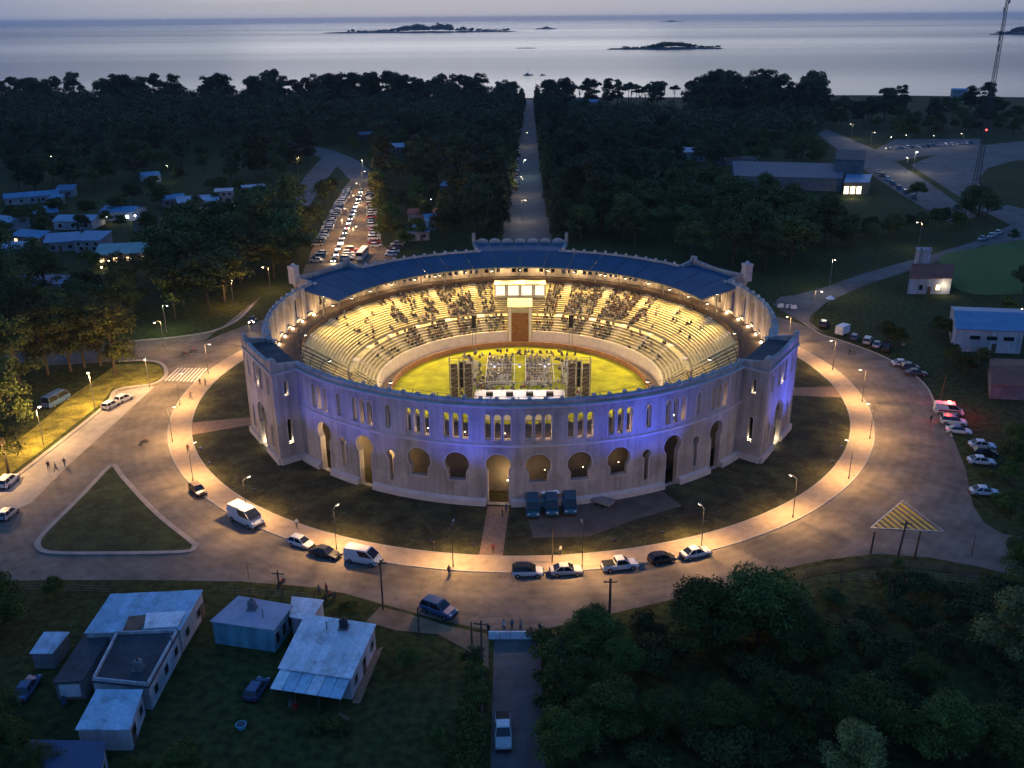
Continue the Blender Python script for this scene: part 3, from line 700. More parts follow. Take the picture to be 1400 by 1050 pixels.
# its lamps -------------------------------------------------------------
lampglass = glow('lamp_glass_white', (1, .82, .55), 30)
FL = (1, .655, .22)
def floodlamp(p, power, rz=0.0, aim=None, cone=100):
    b = MB(); b.box((0, 0, 0), (.5, .35, .3)); h = b.build('floodlight', darksteel, ring); h.location = p; h.rotation_euler.z = rz
    b = MB(); b.box((0, 0, -.17), (.44, .3, .03)); b.build('lens', lampglass, h)
    point((p[0], p[1], p[2]-.35), power, FL, .25, name='floodlight_lamp', spot=cone if aim is not None else None, aim=aim, blend=.6)
for i in range(15):
    a = 24+i*132/14; floodlamp(pol(40.25, a, 15.0), 6200, rad(a), pol(33.5, a, 4), 145)
for a in (165.5, 14.5): floodlamp(pol(41.0, a, 15.2), 5500, rad(a), pol(33, a+(12 if a > 90 else -12), 4), 125)
for a in (196, 218, 240, 300, 322, 344): floodlamp(pol(42.4, a, 15.9), 12000, rad(a), pol(8, a+180, 0))
for i in range(4): floodlamp(pol(40.3, 60+20*i, 14.9), 20000, rad(60+20*i), pol(4, 60+20*i, 0))  # extra floodlights added to brighten the turf
for i in range(12):        # gallery lamps in the bays
    a = 27+i*126/11; b = MB(); b.box((0, 0, 0), (.2, 2.6, .55)); o = b.build('gallery_lamp', glow('gallery_lamp_glass', (1, .8, .5), 16), ring); o.location = pol(48.6, a, 14.2); o.rotation_euler.z = rad(a)
    point(pol(47.6, a, 14.0), 1100, (1, .62, .26), .2, name='gallery_light')
for a in (160, 166, 172, 178, 184, 190, 196, 344, 350, 356, 2, 8, 14, 20):   # uplights at the arcade pilasters
    b = MB(); b.box((0, 0, 0), (.3, .3, .22)); o = b.build('uplight', lampglass, ring); o.location = pol(48.3, a, 11.12); o.rotation_euler.z = rad(a)
    point(pol(48.2, a, 11.5), 300, (1, .60, .24), .12, name='uplight_lamp')
for a in (228.7, 240, 251.6, 258.8, 266.3, 273.5, 281, 288.4, 300, 311.3):
    point(pol(48.3, a+1.2, 11.9), 150, (1, .62, .32), .1, name='corridor_light')
for a in (229.3, 240, 251.6, 266.3, 273.5, 281, 288.4): point(pol(47.2, a+1.5, 3.2 if a == 266.3 else 5), (900 if a < 250 else 420) if a in (229.3, 240, 266.3) else {251.6: 12, 273.5: 30, 281: 22, 288.4: 45}[a], (1, .66, .3), .2, name='corridor_light')
BL = (.03, .085, 1)
for a, pw in ((226, 5200), (236, 5000), (243, 2500), (258, 6800), (264, 6000), (283, 2600), (290, 7500), (297, 7500), (311, 1500), (207, 900), (213, 900), (333, 7500), (327, 6000)):
    p = pol(62.5 if 222 < a < 318 else 64.3, a, .25); b = MB(); b.box((0, 0, 0), (.3, .55, .35)); o = b.build('wall_washer', darksteel, None); o.location = p; o.rotation_euler.z = rad(a)
    tag(o, None, 'floodlight', 'blue wall washers on the ring lawn')
    b = MB(); b.box((-.155, 0, .05), (.02, .45, .22)); b.build('lens', glow('blue_lens', (.1, .2, 1), 4), o)
    point(p+Vector((0, 0, .3))-pol(.4, a), pw*(1.9 if 286 < a < 300 or a > 320 else 1.25), BL, .15, spot=54, aim=pol(50, a, 14.6), blend=.9, name='wall_washer_lamp')
ww = [o for o in C.objects if o.name.startswith('wall_washer') and o.type == 'MESH']
rank(ww, 'small blue floodlight on the ring lawn, {} from the left')

fixm = mat('fixture_body', (.05, .05, .05), .5, .1, 3); fixl = glow('fixture_lens', (1, .75, .42), 6)
b = MB(); b.box((0, 0, -.28), (.24, .24, .16)); fx_me = b.mesh('lamp_fixture', [fixm]); b = MB(); b.box((0, 0, -.195), (.18, .18, .01)); fx_l = b.mesh('lens', [fixl])
for l in [o for o in C.objects if o.type == 'LIGHT' and o.name.startswith(('sill_uplight', 'gate_uplight', 'corridor_light'))]:
    o = link('lamp_fixture', fx_me, ring); o.location = l.location; link('lens', fx_l, o)

# ------------------------------------------------------------------ show in the arena
st = empty('stage', (0, -11, .1)); tag(st, 'white lit concert stage at the near side of the arena', 'stage')
b = MB(); b.box((0, 0, .8), (18, 12, 1.6)); b.build('deck', mat('stage_deck', (.55, .53, .55), .5, .1, 1), st, bevel=.05)
b = MB(); b.box((0, 6.1, .8), (18, .12, 1.5)); b.build('skirt', black, st)
for x in (-6, -2, 2, 6): b = MB(); b.box((x, 3, 1.95), (1.4, .8, .7)); b.build('monitor_riser', black, st)
for x in (-8.5, 8.5):
    for y in (-5, 5): b = MB(); [b.tube((x+dx, y+dy, 1.6), (x+dx, y+dy, 7.5), .05, n=4) for dx in (-.2, .2) for dy in (-.2, .2)]; b.build('truss_leg', steel, st)
b = MB(); [b.path([(-8.5, 5, 7.5), (8.5, 5, 7.5)], .08, 4), b.path([(-8.5, -5, 7.5), (8.5, -5, 7.5)], .08, 4)]; b.build('truss_beam', steel, st)
for x in (-5, 0, 5):
    b = MB(); b.box((x, 4.6, 7.3), (.4, .4, .5)); b.build('stage_lamp', black, st)
    point((x, -6.9, 6.9), 600, (.85, .85, 1), .2, name='stage_light')
def pa_tower(x, nm):
    t = empty('speaker_tower', (x, -9, .1)); tag(t, nm, 'speaker tower')
    for dx in (-2.3, -.45, .45, 2.3):
        for dy in (-.8, .8): b = MB(); b.tube((dx, dy, 0), (dx, dy, 10.2 if abs(dx) > 1 else 9.6), .07, n=5); b.build('scaffold_pole', steel, t)
    for z in (2, 4, 6, 8, 9.6): b = MB(); [b.tube((-2.3, dy, z), (2.3, dy, z), .05, n=4) for dy in (-.8, .8)]; [b.tube((dx, -.8, z), (dx, .8, z), .05, n=4) for dx in (-2.3, 2.3)]; b.build('scaffold_ledger', steel, t)
    for dx in (-1.38, 1.38):
        b = MB(); b.box((dx, -.6, 5.0), (1.35, .25, 7.8)); p = b.build('black_drape', mat('grey_drape', (.075, .062, .068), .8, .3, 2), t)
        b = MB()
        for k in range(9): b.tube((dx-.8, -.75, 1.4+k*.9), (dx+.8, -.75, 2.2+k*.9), .04, n=4)
        b.build('brace', steel, p)
    for k in range(7): b = MB(); b.box((0, .3, 8.6-k*.75), (.7, .6, .7)); b.build('speaker_cabinet', black, t, bevel=.04)
pa_tower(-11.4, 'scaffold speaker tower with black drapes, on the left of the arena'); pa_tower(11.6, 'scaffold speaker tower with black drapes, on the right of the arena')
def mast(x, y, h, lab):
    t = empty('delay_mast', (x, y, .1)); tag(t, lab, 'mast')
    b = MB(); [b.tube((dx, dy, 0), (dx, dy, h), .06, n=4) for dx in (-.35, .35) for dy in (-.35, .35)]
    b.build('mast_frame', steel, t)
    b = MB(); b.box((0, 0, h-1.6), (1.0, .9, 3.0)); b.build('speaker_array', black, t, bevel=.05)
mast(-10.5, 22.5, 9.0, 'dark speaker mast standing at the far arena edge, left of the gate'); mast(11.6, 22.5, 9.0, 'dark speaker mast standing at the far arena edge, right of the gate')
fr = []
def fence(p, q):
    t = empty('crowd_fence', ((p[0]+q[0])/2, (p[1]+q[1])/2, .1), math.atan2(q[1]-p[1], q[0]-p[0])); L = math.hypot(q[0]-p[0], q[1]-p[1]); b = MB()
    for z in (.25, 1.1): b.tube((-L/2, 0, z), (L/2, 0, z), .07, n=4)
    b.build('rail', mat('white_rail', (.6, .58, .5), .6, .1, 1), t)
    for k in range(int(L/2)+1): b = MB(); b.tube((-L/2+k*L/int(L/2), 0, 0), (-L/2+k*L/int(L/2), 0, 1.1), .05, n=4); b.build('post', mat('white_rail', (1, 1, 1)), t)
    fr.append(t)
for x in (-7.2, -1.2, 1.2, 7.2): fence((x, 1), (x, 17))
for y in (1, 9, 17): fence((-7.2, y), (-1.2, y)); fence((1.2, y), (7.2, y))
fence((-13.5, -4), (-13.5, 14)); fence((13.5, -4), (13.5, 14))
rank(fr, 'white crowd-control fence on the yellow arena turf, {} from the left', cat='fence', group='crowd fences in the arena')
# the seated and standing audience, too many to count: one mass
def crowd(name, places, label):
    n = len(places); P = np.array([p for p, _ in places]); F = np.array([a for _, a in places])
    V = []; T = []; col = []
    box = np.array([[x, y, z] for z in (0, 1) for x, y in ((-1, -1), (1, -1), (1, 1), (-1, 1))], float)
    octa = np.array([[1, 0, 0], [0, 1, 0], [-1, 0, 0], [0, -1, 0], [0, 0, 1], [0, 0, -1]], float)
    qs = [(0, 1, 5, 4), (1, 2, 6, 5), (2, 3, 7, 6), (3, 0, 4, 7), (4, 5, 6, 7)]
    os_ = [(0, 1, 4), (1, 2, 4), (2, 3, 4), (3, 0, 4), (1, 0, 5), (2, 1, 5), (3, 2, 5), (0, 3, 5)]
    for k in range(n):
        a = F[k]; c, s = cos(a), sin(a); base = len(V)
        cl = R_.choice([(.02, .02, .03), (.05, .05, .07), (.22, .2, .19), (.14, .05, .04), (.05, .06, .1), (.12, .09, .07), (.4, .37, .33), (.03, .03, .03), (.08, .06, .07), (.2, .17, .13), (.03, .025, .02)])
        for bx_ in ((.26, .20, .05, .62), (.22, .36, -.4, .14)):       # torso, lap
            for v in box:
                tp = .75 if v[2] == 1 and bx_[2] > 0 else 1
                x, y = v[0]*bx_[0]*tp, v[1]*bx_[1]*tp+(.25 if bx_[2] < 0 else 0)
                z = bx_[2]+v[2]*bx_[3]+(.4 if bx_[2] < 0 else 0)
                V.append((P[k][0]+x*c-y*s, P[k][1]+x*s+y*c, P[k][2]+z)); col.append(cl if bx_[2] > 0 else (.03, .035, .06))
            T += [tuple(base+i for i in q) for q in qs]; base += 8
        hair = R_.random() < .6
        for v in octa: V.append((P[k][0]+v[0]*.12, P[k][1]+v[1]*.12, P[k][2]+.82+v[2]*.15)); col.append((.03, .02, .015) if v[2] > .5 or hair else (.4, .24, .16))
        T += [tuple(base+i for i in q) for q in os_]
    me = bpy.data.meshes.new(name); me.from_pydata(V, [], T)
    at = me.color_attributes.new('cloth', 'FLOAT_COLOR', 'POINT'); at.data.foreach_set('color', np.array([(*c, 1) for c in col], np.float32).reshape(-1))
    m = bpy.data.materials.new('crowd_clothes'); m.use_nodes = True; nn = m.node_tree.nodes.new('ShaderNodeAttribute'); nn.attribute_name = 'cloth'; m.node_tree.links.new(nn.outputs['Color'], m.node_tree.nodes['Principled BSDF'].inputs['Base Color']); me.materials.append(m)
    o = link(name, me); tag(o, label, 'crowd', None, 'stuff'); return o
pl = []
def seat_z(r):
    if r < MIDR: return 2.5+(r-LOW)/(MIDR-LOW)*3.1
    return 5.9+(r-MIDR-1.2)/(UP-MIDR-1.2)*5.0
for row in range(7):
    r = LOW+(row+.6)*(MIDR-LOW)/7
    for k in range(int(152*r*pi/180/.62)):
        a = 14+k*math.degrees(.62/r)
        d = .95 if 48 < a < 84 else .9 if 96 < a < 142 else .16
        if abs(a-90) < 7 or min(abs(a-q) for q in list(range(4, 88, 14))+list(range(106, 190, 14))) < 1.6: continue
        if R_.random() < d*(.42+.5*(.5+.5*sin(a*.5+row*.4))): pl.append((pol(r, a, seat_z(r)+.02), rad(a+90)))
for row in range(15):
    r = MIDR+1.2+(row+.6)*(UP-MIDR-1.2)/15
    for k in range(int(152*r*pi/180/.62)):
        a = 14+k*math.degrees(.62/r)
        d = .98 if 42 < a < 82 else .8 if 98 < a < 124 else .42 if 124 < a < 140 else .09
        if abs(a-90) < 9.5 or min(abs(a-q) for q in list(range(4, 88, 14))+list(range(106, 190, 14))) < 1.5: continue
        if R_.random() < d*(.40+.55*(.5+.5*sin(a*.45+row*.5))): pl.append((pol(r, a, seat_z(r)+.02), rad(a+90)))
crowd('audience_crowd', pl, 'crowd of spectators scattered over the lit tiered stands')
pl = []
for bx0, bx1 in ((-7, -1.5), (1.5, 7)):
    for y0, y1 in ((1.4, 8.6), (9.4, 16.6)):
        y = y0
        while y < y1:
            x = bx0
            while x < bx1:
                if R_.random() < .62: pl.append(((x+R_.uniform(-.1, .1), y, .5), pi))
                x += .62
            y += 1.0
for k in range(260):
    x, y = R_.uniform(-12.8, 12.8), R_.uniform(-6, 21)
    if abs(x) > 7.6 or y < .6 or y > 17.5: pl.append(((x, y, .75), R_.uniform(0, 6.3)))
seats = [p for p, _ in pl[:-170]] if len(pl) > 170 else []
crowd('field_crowd', pl, 'seated crowd in blocks on the yellow arena turf')
b = MB()
for x0 in (-7, 1.5):
    for y0 in (1.4, 9.4):
        for i in range(8):
            for j in range(9): b.box((x0+j*.62, y0+i*1.0, .42), (.44, .42, .05)); b.box((x0+j*.62, y0+i*1.0-.2, .68), (.44, .05, .5))
for x0 in (-12.6, 9.2):
    for i in range(13):
        for j in range(6): b.box((x0+j*.62, 1+i*1.15, .42), (.44, .42, .05)); b.box((x0+j*.62, 1+i*1.15-.2, .68), (.44, .05, .5))
tag(b.build('chair_rows', mat('white_chair', (.6, .58, .55), .6, .1, 1)), 'rows of white folding chairs in blocks on the arena turf', 'chairs', None, 'stuff')

# ------------------------------------------------------------------ vehicles
def carpaint(name, col): return mat('paint_'+name, col, .3, 0, spec=.5)
PW, PB, PD, PBR, PS, PBL, PT, PR_ = (carpaint('white', (.62, .62, .62)), carpaint('black', (.02, .02, .022)), carpaint('dark_grey', (.06, .06, .065)), carpaint('brown', (.10, .035, .02)), carpaint('silver', (.38, .39, .41)), carpaint('blue', (.05, .10, .20)), carpaint('teal', (.015, .09, .15)), carpaint('red', (.35, .02, .015)))
headm = mat('headlight_lens', (.6, .6, .58), .1, 0, spec=.6); tailm = mat('taillight_lens', (.25, .01, .01), .2, 0)
headon = glow('headlight_on', (1, .9, .75), 40); tailon = glow('taillight_on', (1, .04, .02), 14); trimm = mat('black_trim', (.015, .015, .016), .6, 0)
SPEC = {  # length, half width, belt, roof, hood front z, cabin base x0,x1, cabin top x0,x1 (x forward), lower-body top profile
 'sedan': dict(L=4.5, w=.88, prof=[(-2.25, .62), (-2.2, .88), (-1.55, .95), (.75, .92), (1.9, .74), (2.22, .56)], cab=(-1.75, 1.05, -.95, .25, .93, 1.44, .83, .62)),
 'hatch': dict(L=3.9, w=.84, prof=[(-1.95, .65), (-1.92, .95), (-1.4, .98), (.75, .93), (1.6, .78), (1.92, .58)], cab=(-1.88, 1.05, -1.45, .2, .95, 1.48, .80, .62)),
 'suv': dict(L=4.6, w=.92, prof=[(-2.3, .75), (-2.26, 1.1), (-1.7, 1.12), (.85, 1.08), (1.95, .95), (2.26, .7)], cab=(-2.2, 1.1, -1.85, .3, 1.1, 1.70, .88, .72)),
 'pickup': dict(L=5.2, w=.92, prof=[(-2.6, .7), (-2.58, 1.05), (-.75, 1.08), (1.1, 1.08), (2.3, .95), (2.58, .7)], cab=(-.7, 1.3, -.55, .55, 1.07, 1.75, .87, .72)),
 'van': dict(L=5.3, w=1.0, prof=[(-2.65, 1.2), (-2.64, 1.35), (-2.3, 1.38), (1.5, 1.3), (2.3, 1.05), (2.62, .75)], cab=(-2.62, 2.1, -2.5, .95, 1.36, 2.25, .97, .86)),
 'minibus': dict(L=6.2, w=1.05, prof=[(-3.1, 1.25), (-3.08, 1.4), (-2.7, 1.42), (2.3, 1.36), (2.9, 1.15), (3.08, .8)], cab=(-3.05, 2.75, -2.9, 1.95, 1.4, 2.5, 1.02, .92)),
 'bus': dict(L=11, w=1.25, prof=[(-5.5, 1.4), (-5.48, 1.7), (-5.2, 1.72), (5.2, 1.7), (5.46, 1.6), (5.5, 1.0)], cab=(-5.45, 5.4, -5.4, 5.2, 1.7, 3.1, 1.22, 1.15)),
}
_CM = {}
def car_meshes(kind):
    if kind in _CM: return _CM[kind]
    s = SPEC[kind]; w = s['w']; out = {}
    b = MB(); secs = []
    for x, zt in s['prof']:
        e = 1 if abs(x) < s['L']/2-.3 else .90
        secs.append([(x, -w*e*.9, .28), (x, w*e*.9, .28), (x, w*e, .45), (x, w*e*.99, zt-.16), (x, w*e*.86, zt), (x, -w*e*.86, zt), (x, -w*e*.99, zt-.16), (x, -w*e, .45)])
    b.loft(secs)
    if kind == 'pickup':
        for f in b.bm.faces: pass
    out['body'] = b.mesh('body', [PW], False)
    b0, b1, t0, t1, zb, zr, wb, wt = s['cab']
    b = MB(); q0 = [(b0, -wb, zb), (b1, -wb, zb), (b1, wb, zb), (b0, wb, zb)]; q1 = [(t0, -wt, zr), (t1, -wt, zr), (t1, wt, zr), (t0, wt, zr)]
    b.loft([q0, q1]); out['window_glass'] = b.mesh('window_glass', [glassm])
    b = MB(); b.loft([[(t0-.08, -wt-.03, zr-.06), (t1+.08, -wt-.03, zr-.06), (t1+.08, wt+.03, zr-.06), (t0-.08, wt+.03, zr-.06)], [(t0+.02, -wt*.93, zr+.05), (t1-.05, -wt*.93, zr+.05), (t1-.05, wt*.93, zr+.05), (t0+.02, wt*.93, zr+.05)]])
    pil = [0, 1] if kind == 'pickup' else [0, .46, 1]
    for sd in (-1, 1):
        for t in pil:
            bx_ = b0+(b1-b0)*t; tx = t0+(t1-t0)*t
            b.loft([[(bx_-.06, sd*(wb-.03), zb-.03), (bx_+.06, sd*(wb-.03), zb-.03), (bx_+.06, sd*(wb+.02), zb-.03), (bx_-.06, sd*(wb+.02), zb-.03)], [(tx-.05, sd*(wt-.03), zr-.02), (tx+.05, sd*(wt-.03), zr-.02), (tx+.05, sd*(wt+.02), zr-.02), (tx-.05, sd*(wt+.02), zr-.02)]])
        if kind == 'van':     # blind cargo sides
            lerp = lambda t, k: (b0+(b1-b0)*t)+((t0+(t1-t0)*t)-(b0+(b1-b0)*t))*k
            o_ = .03*sd
            b.poly([(b0, sd*wb+o_, zb-.02), (lerp(.55, 0), sd*wb+o_, zb-.02), (lerp(.55, 1), sd*wt+o_, zr), (t0, sd*wt+o_, zr)])
    if kind == 'van': b.poly([(b0-.02, -wb, zb), (b0-.02, wb, zb), (t0-.03, wt, zr), (t0-.03, -wt, zr)])
    out['roof'] = b.mesh('roof', [PW])
    r = .46 if kind == 'bus' else .36 if kind in ('van', 'minibus', 'suv', 'pickup') else .31
    b = MB(); b.tube((0, -.11, 0), (0, .11, 0), r, n=14); out['wheel'] = b.mesh('wheel', [tyrem]); b = MB(); b.tube((0, -.12, 0), (0, .12, 0), r*.62, n=10); out['rim'] = b.mesh('rim', [rimm])
    out['wheels'] = [(x, y, r) for x in (-s['L']*.31, s['L']*.32) for y in (-w+.06, w-.06)]
    hz = s['prof'][-2][1]-.14
    b = MB(); b.box((0, 0, 0), (.14, .34, .15)); out['headlight'] = b.mesh('headlight', [headm]); b = MB(); b.box((0, 0, 0), (.1, .28, .18)); out['taillight'] = b.mesh('taillight', [tailm])
    out['hl'] = (s['L']/2-.12, w*.66, hz); out['tl'] = (-s['L']/2+.01, w*.68, s['prof'][1][1]-.18)
    b = MB(); b.box((s['L']/2-.02, 0, .42), (.16, w*1.7, .2)); b.box((-s['L']/2+.02, 0, .42), (.16, w*1.7, .2)); out['bumper'] = b.mesh('bumper', [trimm])
    if kind == 'pickup':
        b = MB(); b.box((-1.68, 0, 1.10), (1.7, 1.5, .06)); out['load_bed'] = b.mesh('load_bed', [trimm])
    _CM[kind] = out; return out
def vehicle(name, kind, loc, rz, paint, label, cat='car', group=None, roof=None, lights=False, scale=1.0):
    M_ = car_meshes(kind); t = empty(name, loc, rz, scale); tag(t, label, cat, group)
    link('body', M_['body'], t, paint); link('window_glass', M_['window_glass'], t); link('roof', M_['roof'], t, roof or paint); link('bumper', M_['bumper'], t)
    if 'load_bed' in M_: link('load_bed', M_['load_bed'], t)
    for p in M_['wheels']:
        w = link('wheel', M_['wheel'], t); w.location = p; link('rim', M_['rim'], w)
    for sd in (-1, 1):
        h = link('headlight', M_['headlight'], t, headon if lights else headm); h.location = (M_['hl'][0], sd*M_['hl'][1], M_['hl'][2])
        h = link('taillight', M_['taillight'], t, tailon if lights else tailm); h.location = (M_['tl'][0], sd*M_['tl'][1], M_['tl'][2])
    return t
def along(x0, y0, x1, y1):   # heading of the ground line between two photograph pixels
    a, b_ = G(x0, y0), G(x1, y1); return math.atan2(b_.y-a.y, b_.x-a.x)
def onring(x, y):            # heading along the ring road, counter-clockwise
    p = G(x, y); return math.atan2(p.y, p.x)+pi/2
V = vehicle
V('parked_car', 'hatch', G(271, 674), onring(271, 674), PBR, 'dark brown small car parked beyond the white box van')
V('parked_van', 'van', G(337, 714), onring(337, 714), PW, 'white high-roof van parked alone by the pavement', 'van', scale=1.18)
V('parked_car', 'hatch', G(412, 746), onring(412, 746), PW, 'white hatchback parked right behind the dark sedan')
V('parked_car', 'sedan', G(445, 760), onring(445, 760), PB, 'dark sedan parked between white hatchback and white panel van')
V('parked_van', 'van', G(497, 768), onring(497, 768), PW, 'white panel van parked in front of the dark sedan', 'van')
V('parked_car', 'hatch', G(721, 786), onring(721, 786), PW, 'white hatchback with black roof parked facing the gate path', roof=PB, scale=1.12)
V('parked_car', 'sedan', G(774, 784), onring(774, 784), PS, 'silver sedan parked between black-roofed hatchback and white pickup')
V('parked_pickup', 'pickup', G(847, 777), onring(847, 777), PW, 'white pickup truck with open load bed on the ring road', 'pickup')
V('parked_car', 'hatch', G(905, 768), onring(905, 768), PB, 'black hatchback parked between white pickup and white sedan')
V('parked_car', 'sedan', G(951, 760), onring(951, 760), PW, 'white sedan at the head of the parked row')
V('parked_car', 'suv', G(600, 838), along(572, 826, 626, 846), PBL, 'dark blue car parked on the earth verge near the junction', scale=1.08)
V('driving_pickup', 'pickup', G(688, 1006), along(688, 990, 689, 1030), PS, 'pale pickup driving along the narrow side street', 'pickup', roof=PW)
V('yard_car', 'sedan', G(38, 946), along(30, 958, 50, 928), PBL, 'blue car standing in the yard beside the dark carport')
V('yard_car', 'hatch', G(352, 947), along(345, 955, 362, 930), PBL, 'small blue car beside the lean-to of the white house')
for i, (x, y) in enumerate(((728, 699), (754, 697), (779, 695))):
    V('parked_truck', 'van', G(x, y), along(x, y-12, x+2, y+10), PT, 'teal van parked against the wall, {} of three from the left'.format(ordinal(i+1)), 'van', 'teal vans by the bullring wall', scale=1.05)
V('parked_car', 'hatch', G(170, 548), along(150, 556, 186, 540), PW, 'white car on the parking strip, the one nearer the crossing')
V('parked_car', 'hatch', G(152, 557), along(136, 566, 170, 548), PW, 'white car on the parking strip, the one farther from the crossing')
V('parked_bus', 'minibus', G(78, 552), along(52, 566, 104, 538), PBL, 'dark blue minibus parked under the trees by the strip lawn', 'minibus')
V('parked_car', 'suv', G(12, 662), along(0, 672, 30, 645), PW, 'white car at the end of the pale parking strip')
V('parked_car', 'hatch', G(12, 706), along(0, 716, 30, 690), PS, 'silver car at the corner of the parking strip')
V('driving_car', 'hatch', G(345, 441), along(352, 425, 343, 448), PD, 'car with headlights on approaching beside the bullring', lights=True)
point(G(344, 452)+Vector((0, 0, .8)), 120, (1, .9, .75), .2, spot=70, aim=G(342, 470), name='headlight_beam')
# right-hand verge
amb = V('ambulance', 'van', G(1296, 566), along(1275, 564, 1320, 568), PW, 'white ambulance with red flashing beacons on the verge', 'ambulance')
b = MB(); b.box((0, 0, 2.4), (.5, 1.5, .2)); b.build('beacon_bar', glow('red_beacon', (1, .03, .02), 30), amb)
b = MB(); b.box((0, 0, 1.0), (3.9, 2.06, .3)); b.build('red_stripe', PR_, amb)
point((G(1296, 566)+Vector((0, 0, 3.0))), 1500, (1, .04, .02), .3, name='beacon_light'); point((G(1318, 566)+Vector((0, -2, 1.8))), 120, (1, .04, .02), .3, name='beacon_light')
V('police_car', 'suv', G(1303, 580), along(1285, 578, 1325, 582), PW, 'white patrol car parked just below the ambulance', 'patrol car', roof=PBL)
V('police_car', 'sedan', G(1310, 592), along(1290, 590, 1330, 594), PW, 'white patrol sedan, second car below the ambulance', 'patrol car', roof=PBL)
vr = [('sedan', 1342, 612, PW, 'white sedan, upper of the car group left of the shrubs'), ('hatch', 1346, 622, PB, 'black hatchback between two white cars on the verge'), ('sedan', 1341, 634, PW, 'white sedan, lower of the car group left of the shrubs'), ('sedan', 1345, 676, PW, 'white sedan standing apart beside the painted chevrons')]
for k, x, y, p, l in vr: V('parked_car', k, G(x, y), along(x-20, y-1, x+20, y+1.5), p, l)
vr = [('suv', 1126, 446, PD, 'dark off-roader at the far end of the verge row'), ('hatch', 1168, 464, PBL, 'dark blue hatchback next to the white trailer'), ('suv', 1186, 469, PS, 'silver off-roader in the verge row'), ('sedan', 1199, 474, PS, 'silver sedan in the verge row'), ('suv', 1212, 479, PB, 'black off-roader closing the verge row'), ('sedan', 1233, 500, PW, 'white sedan first of the three by the flagpole'), ('hatch', 1244, 505, PD, 'dark grey hatchback in the middle of three cars'), ('sedan', 1252, 513, PD, 'dark grey sedan last of the three by the flagpole')]
for k, x, y, p, l in vr: V('parked_car', k, G(x, y), along(x-6, y+12, x+6, y-8) if x < 1220 else along(x-18, y+2, x+18, y+3), p, l)
tr = empty('white_trailer', G(1151, 458), along(1140, 462, 1162, 452)); tag(tr, 'white box trailer parked in the verge row', 'trailer')
b = MB(); b.box((0, 0, 1.55), (3.6, 2.0, 2.0)); b.build('box', corr, tr, bevel=.08)
for y in (-.95, .95): b = MB(); b.tube((0, y-.1, .33), (0, y+.1, .33), .33, n=12); b.build('wheel', tyrem, tr)
b = MB(); b.tube((1.8, 0, .5), (3.0, 0, .5), .05); b.build('tow_bar', darksteel, tr)
# small cars of the far car parks: one mesh each, the paint on the object
def small_car(kind):
    s = SPEC[kind]; w = s['w']; b = MB(); secs = []
    for x, zt in s['prof']: secs.append([(x, -w*.95, .25), (x, w*.95, .25), (x, w, zt-.16), (x, w*.86, zt), (x, -w*.86, zt), (x, -w, zt-.16)])
    b.loft(secs)
    b0, b1, t0, t1, zb, zr, wb, wt = s['cab']
    b.loft([[(b0, -wb, zb), (b1, -wb, zb), (b1, wb, zb), (b0, wb, zb)], [(t0, -wt, zr), (t1, -wt, zr), (t1, wt, zr), (t0, wt, zr)]], mi=1)
    b.box(((t0+t1)/2, 0, zr+.02), (t1-t0, wt*2, .05), mi=0)
    for x in (-s['L']*.31, s['L']*.32):
        for y in (-w+.06, w-.06): b.tube((x, y-.1, .3), (x, y+.1, .3), .31, n=8, mi=2)
    for sd in (-1, 1): b.box((s['L']/2-.1, sd*w*.66, s['prof'][-2][1]-.14), (.12, .3, .14), mi=3)
    return b.mesh('car_'+kind, [PW, glassm, tyrem, headm])
SMC = {k: small_car(k) for k in ('sedan', 'hatch', 'suv')}
def lot(line, n, paints, phrase, group, side=1.0, head=None, jit=.4, lit=False):
    """cars nose-in along a ground line"""
    a, c = G(*line[0]), G(*line[1]); d = (c-a).normalized(); h = math.atan2(d.y, d.x)+pi/2*side if head is None else math.atan2(d.y, d.x)+head
    out = []
    for i in range(n):
        p = a.lerp(c, (i+.5)/n)
        me = SMC[R_.choice(('sedan', 'hatch', 'hatch', 'suv'))]; o = link('parked_car', me, None, R_.choice(paints)); o.location = p+Vector((R_.uniform(-jit, jit), R_.uniform(-jit, jit), 0)); o.rotation_euler.z = h+R_.uniform(-.06, .06)
        if lit: o.material_slots[3].link = 'OBJECT'; o.material_slots[3].material = headon
        out.append(o)
    rank(out, phrase, key=lambda o: -PX(o.location)[1], cat='car', group=group); return out
MIXP = [PW, PW, PS, PS, PD, PB, PBL, PR_]
lot(((433, 338), (477, 259)), 28, [PW, PS, PS, PBL, PW], '{} car counted up the outer row along the left edge of the lit car park', 'outer row of the lit car park', 1)
lot(((432, 360), (440, 346)), 3, MIXP, '{} car counted up the second row of the lit car park', 'second row of the lit car park', 1)
lot(((474, 358), (480, 342)), 4, MIXP, '{} car counted up the third row of the lit car park', 'third row of the lit car park', -1)
lot(((513, 340), (506, 264)), 20, MIXP, '{} car counted up the row on the right edge of the lit car park', 'edge row of the lit car park', -1)
lot(((705, 262), (709, 208)), 14, MIXP, '{} car counted up the left kerb of the straight avenue', 'cars along the avenue', 1, head=0)
lot(((1196, 234), (1252, 274)), 7, MIXP, '{} car counted from below along the coast road', 'cars along the coast road', 1, head=0)
lot(((1212, 205), (1330, 196)), 16, [PW, PS, PW, PBL], '{} car counted from nearest in the beach car park', 'beach car park', 1, lit=True)
lot(((534, 352), (548, 330)), 5, MIXP, '{} car counted up the short row beside the white bus', 'short row by the bus', 1)
lot(((1338, 330), (1372, 318)), 3, MIXP, '{} car counted from nearest at the bend by the dark trees', 'cars at the bend', 1, head=0)
q_ = []
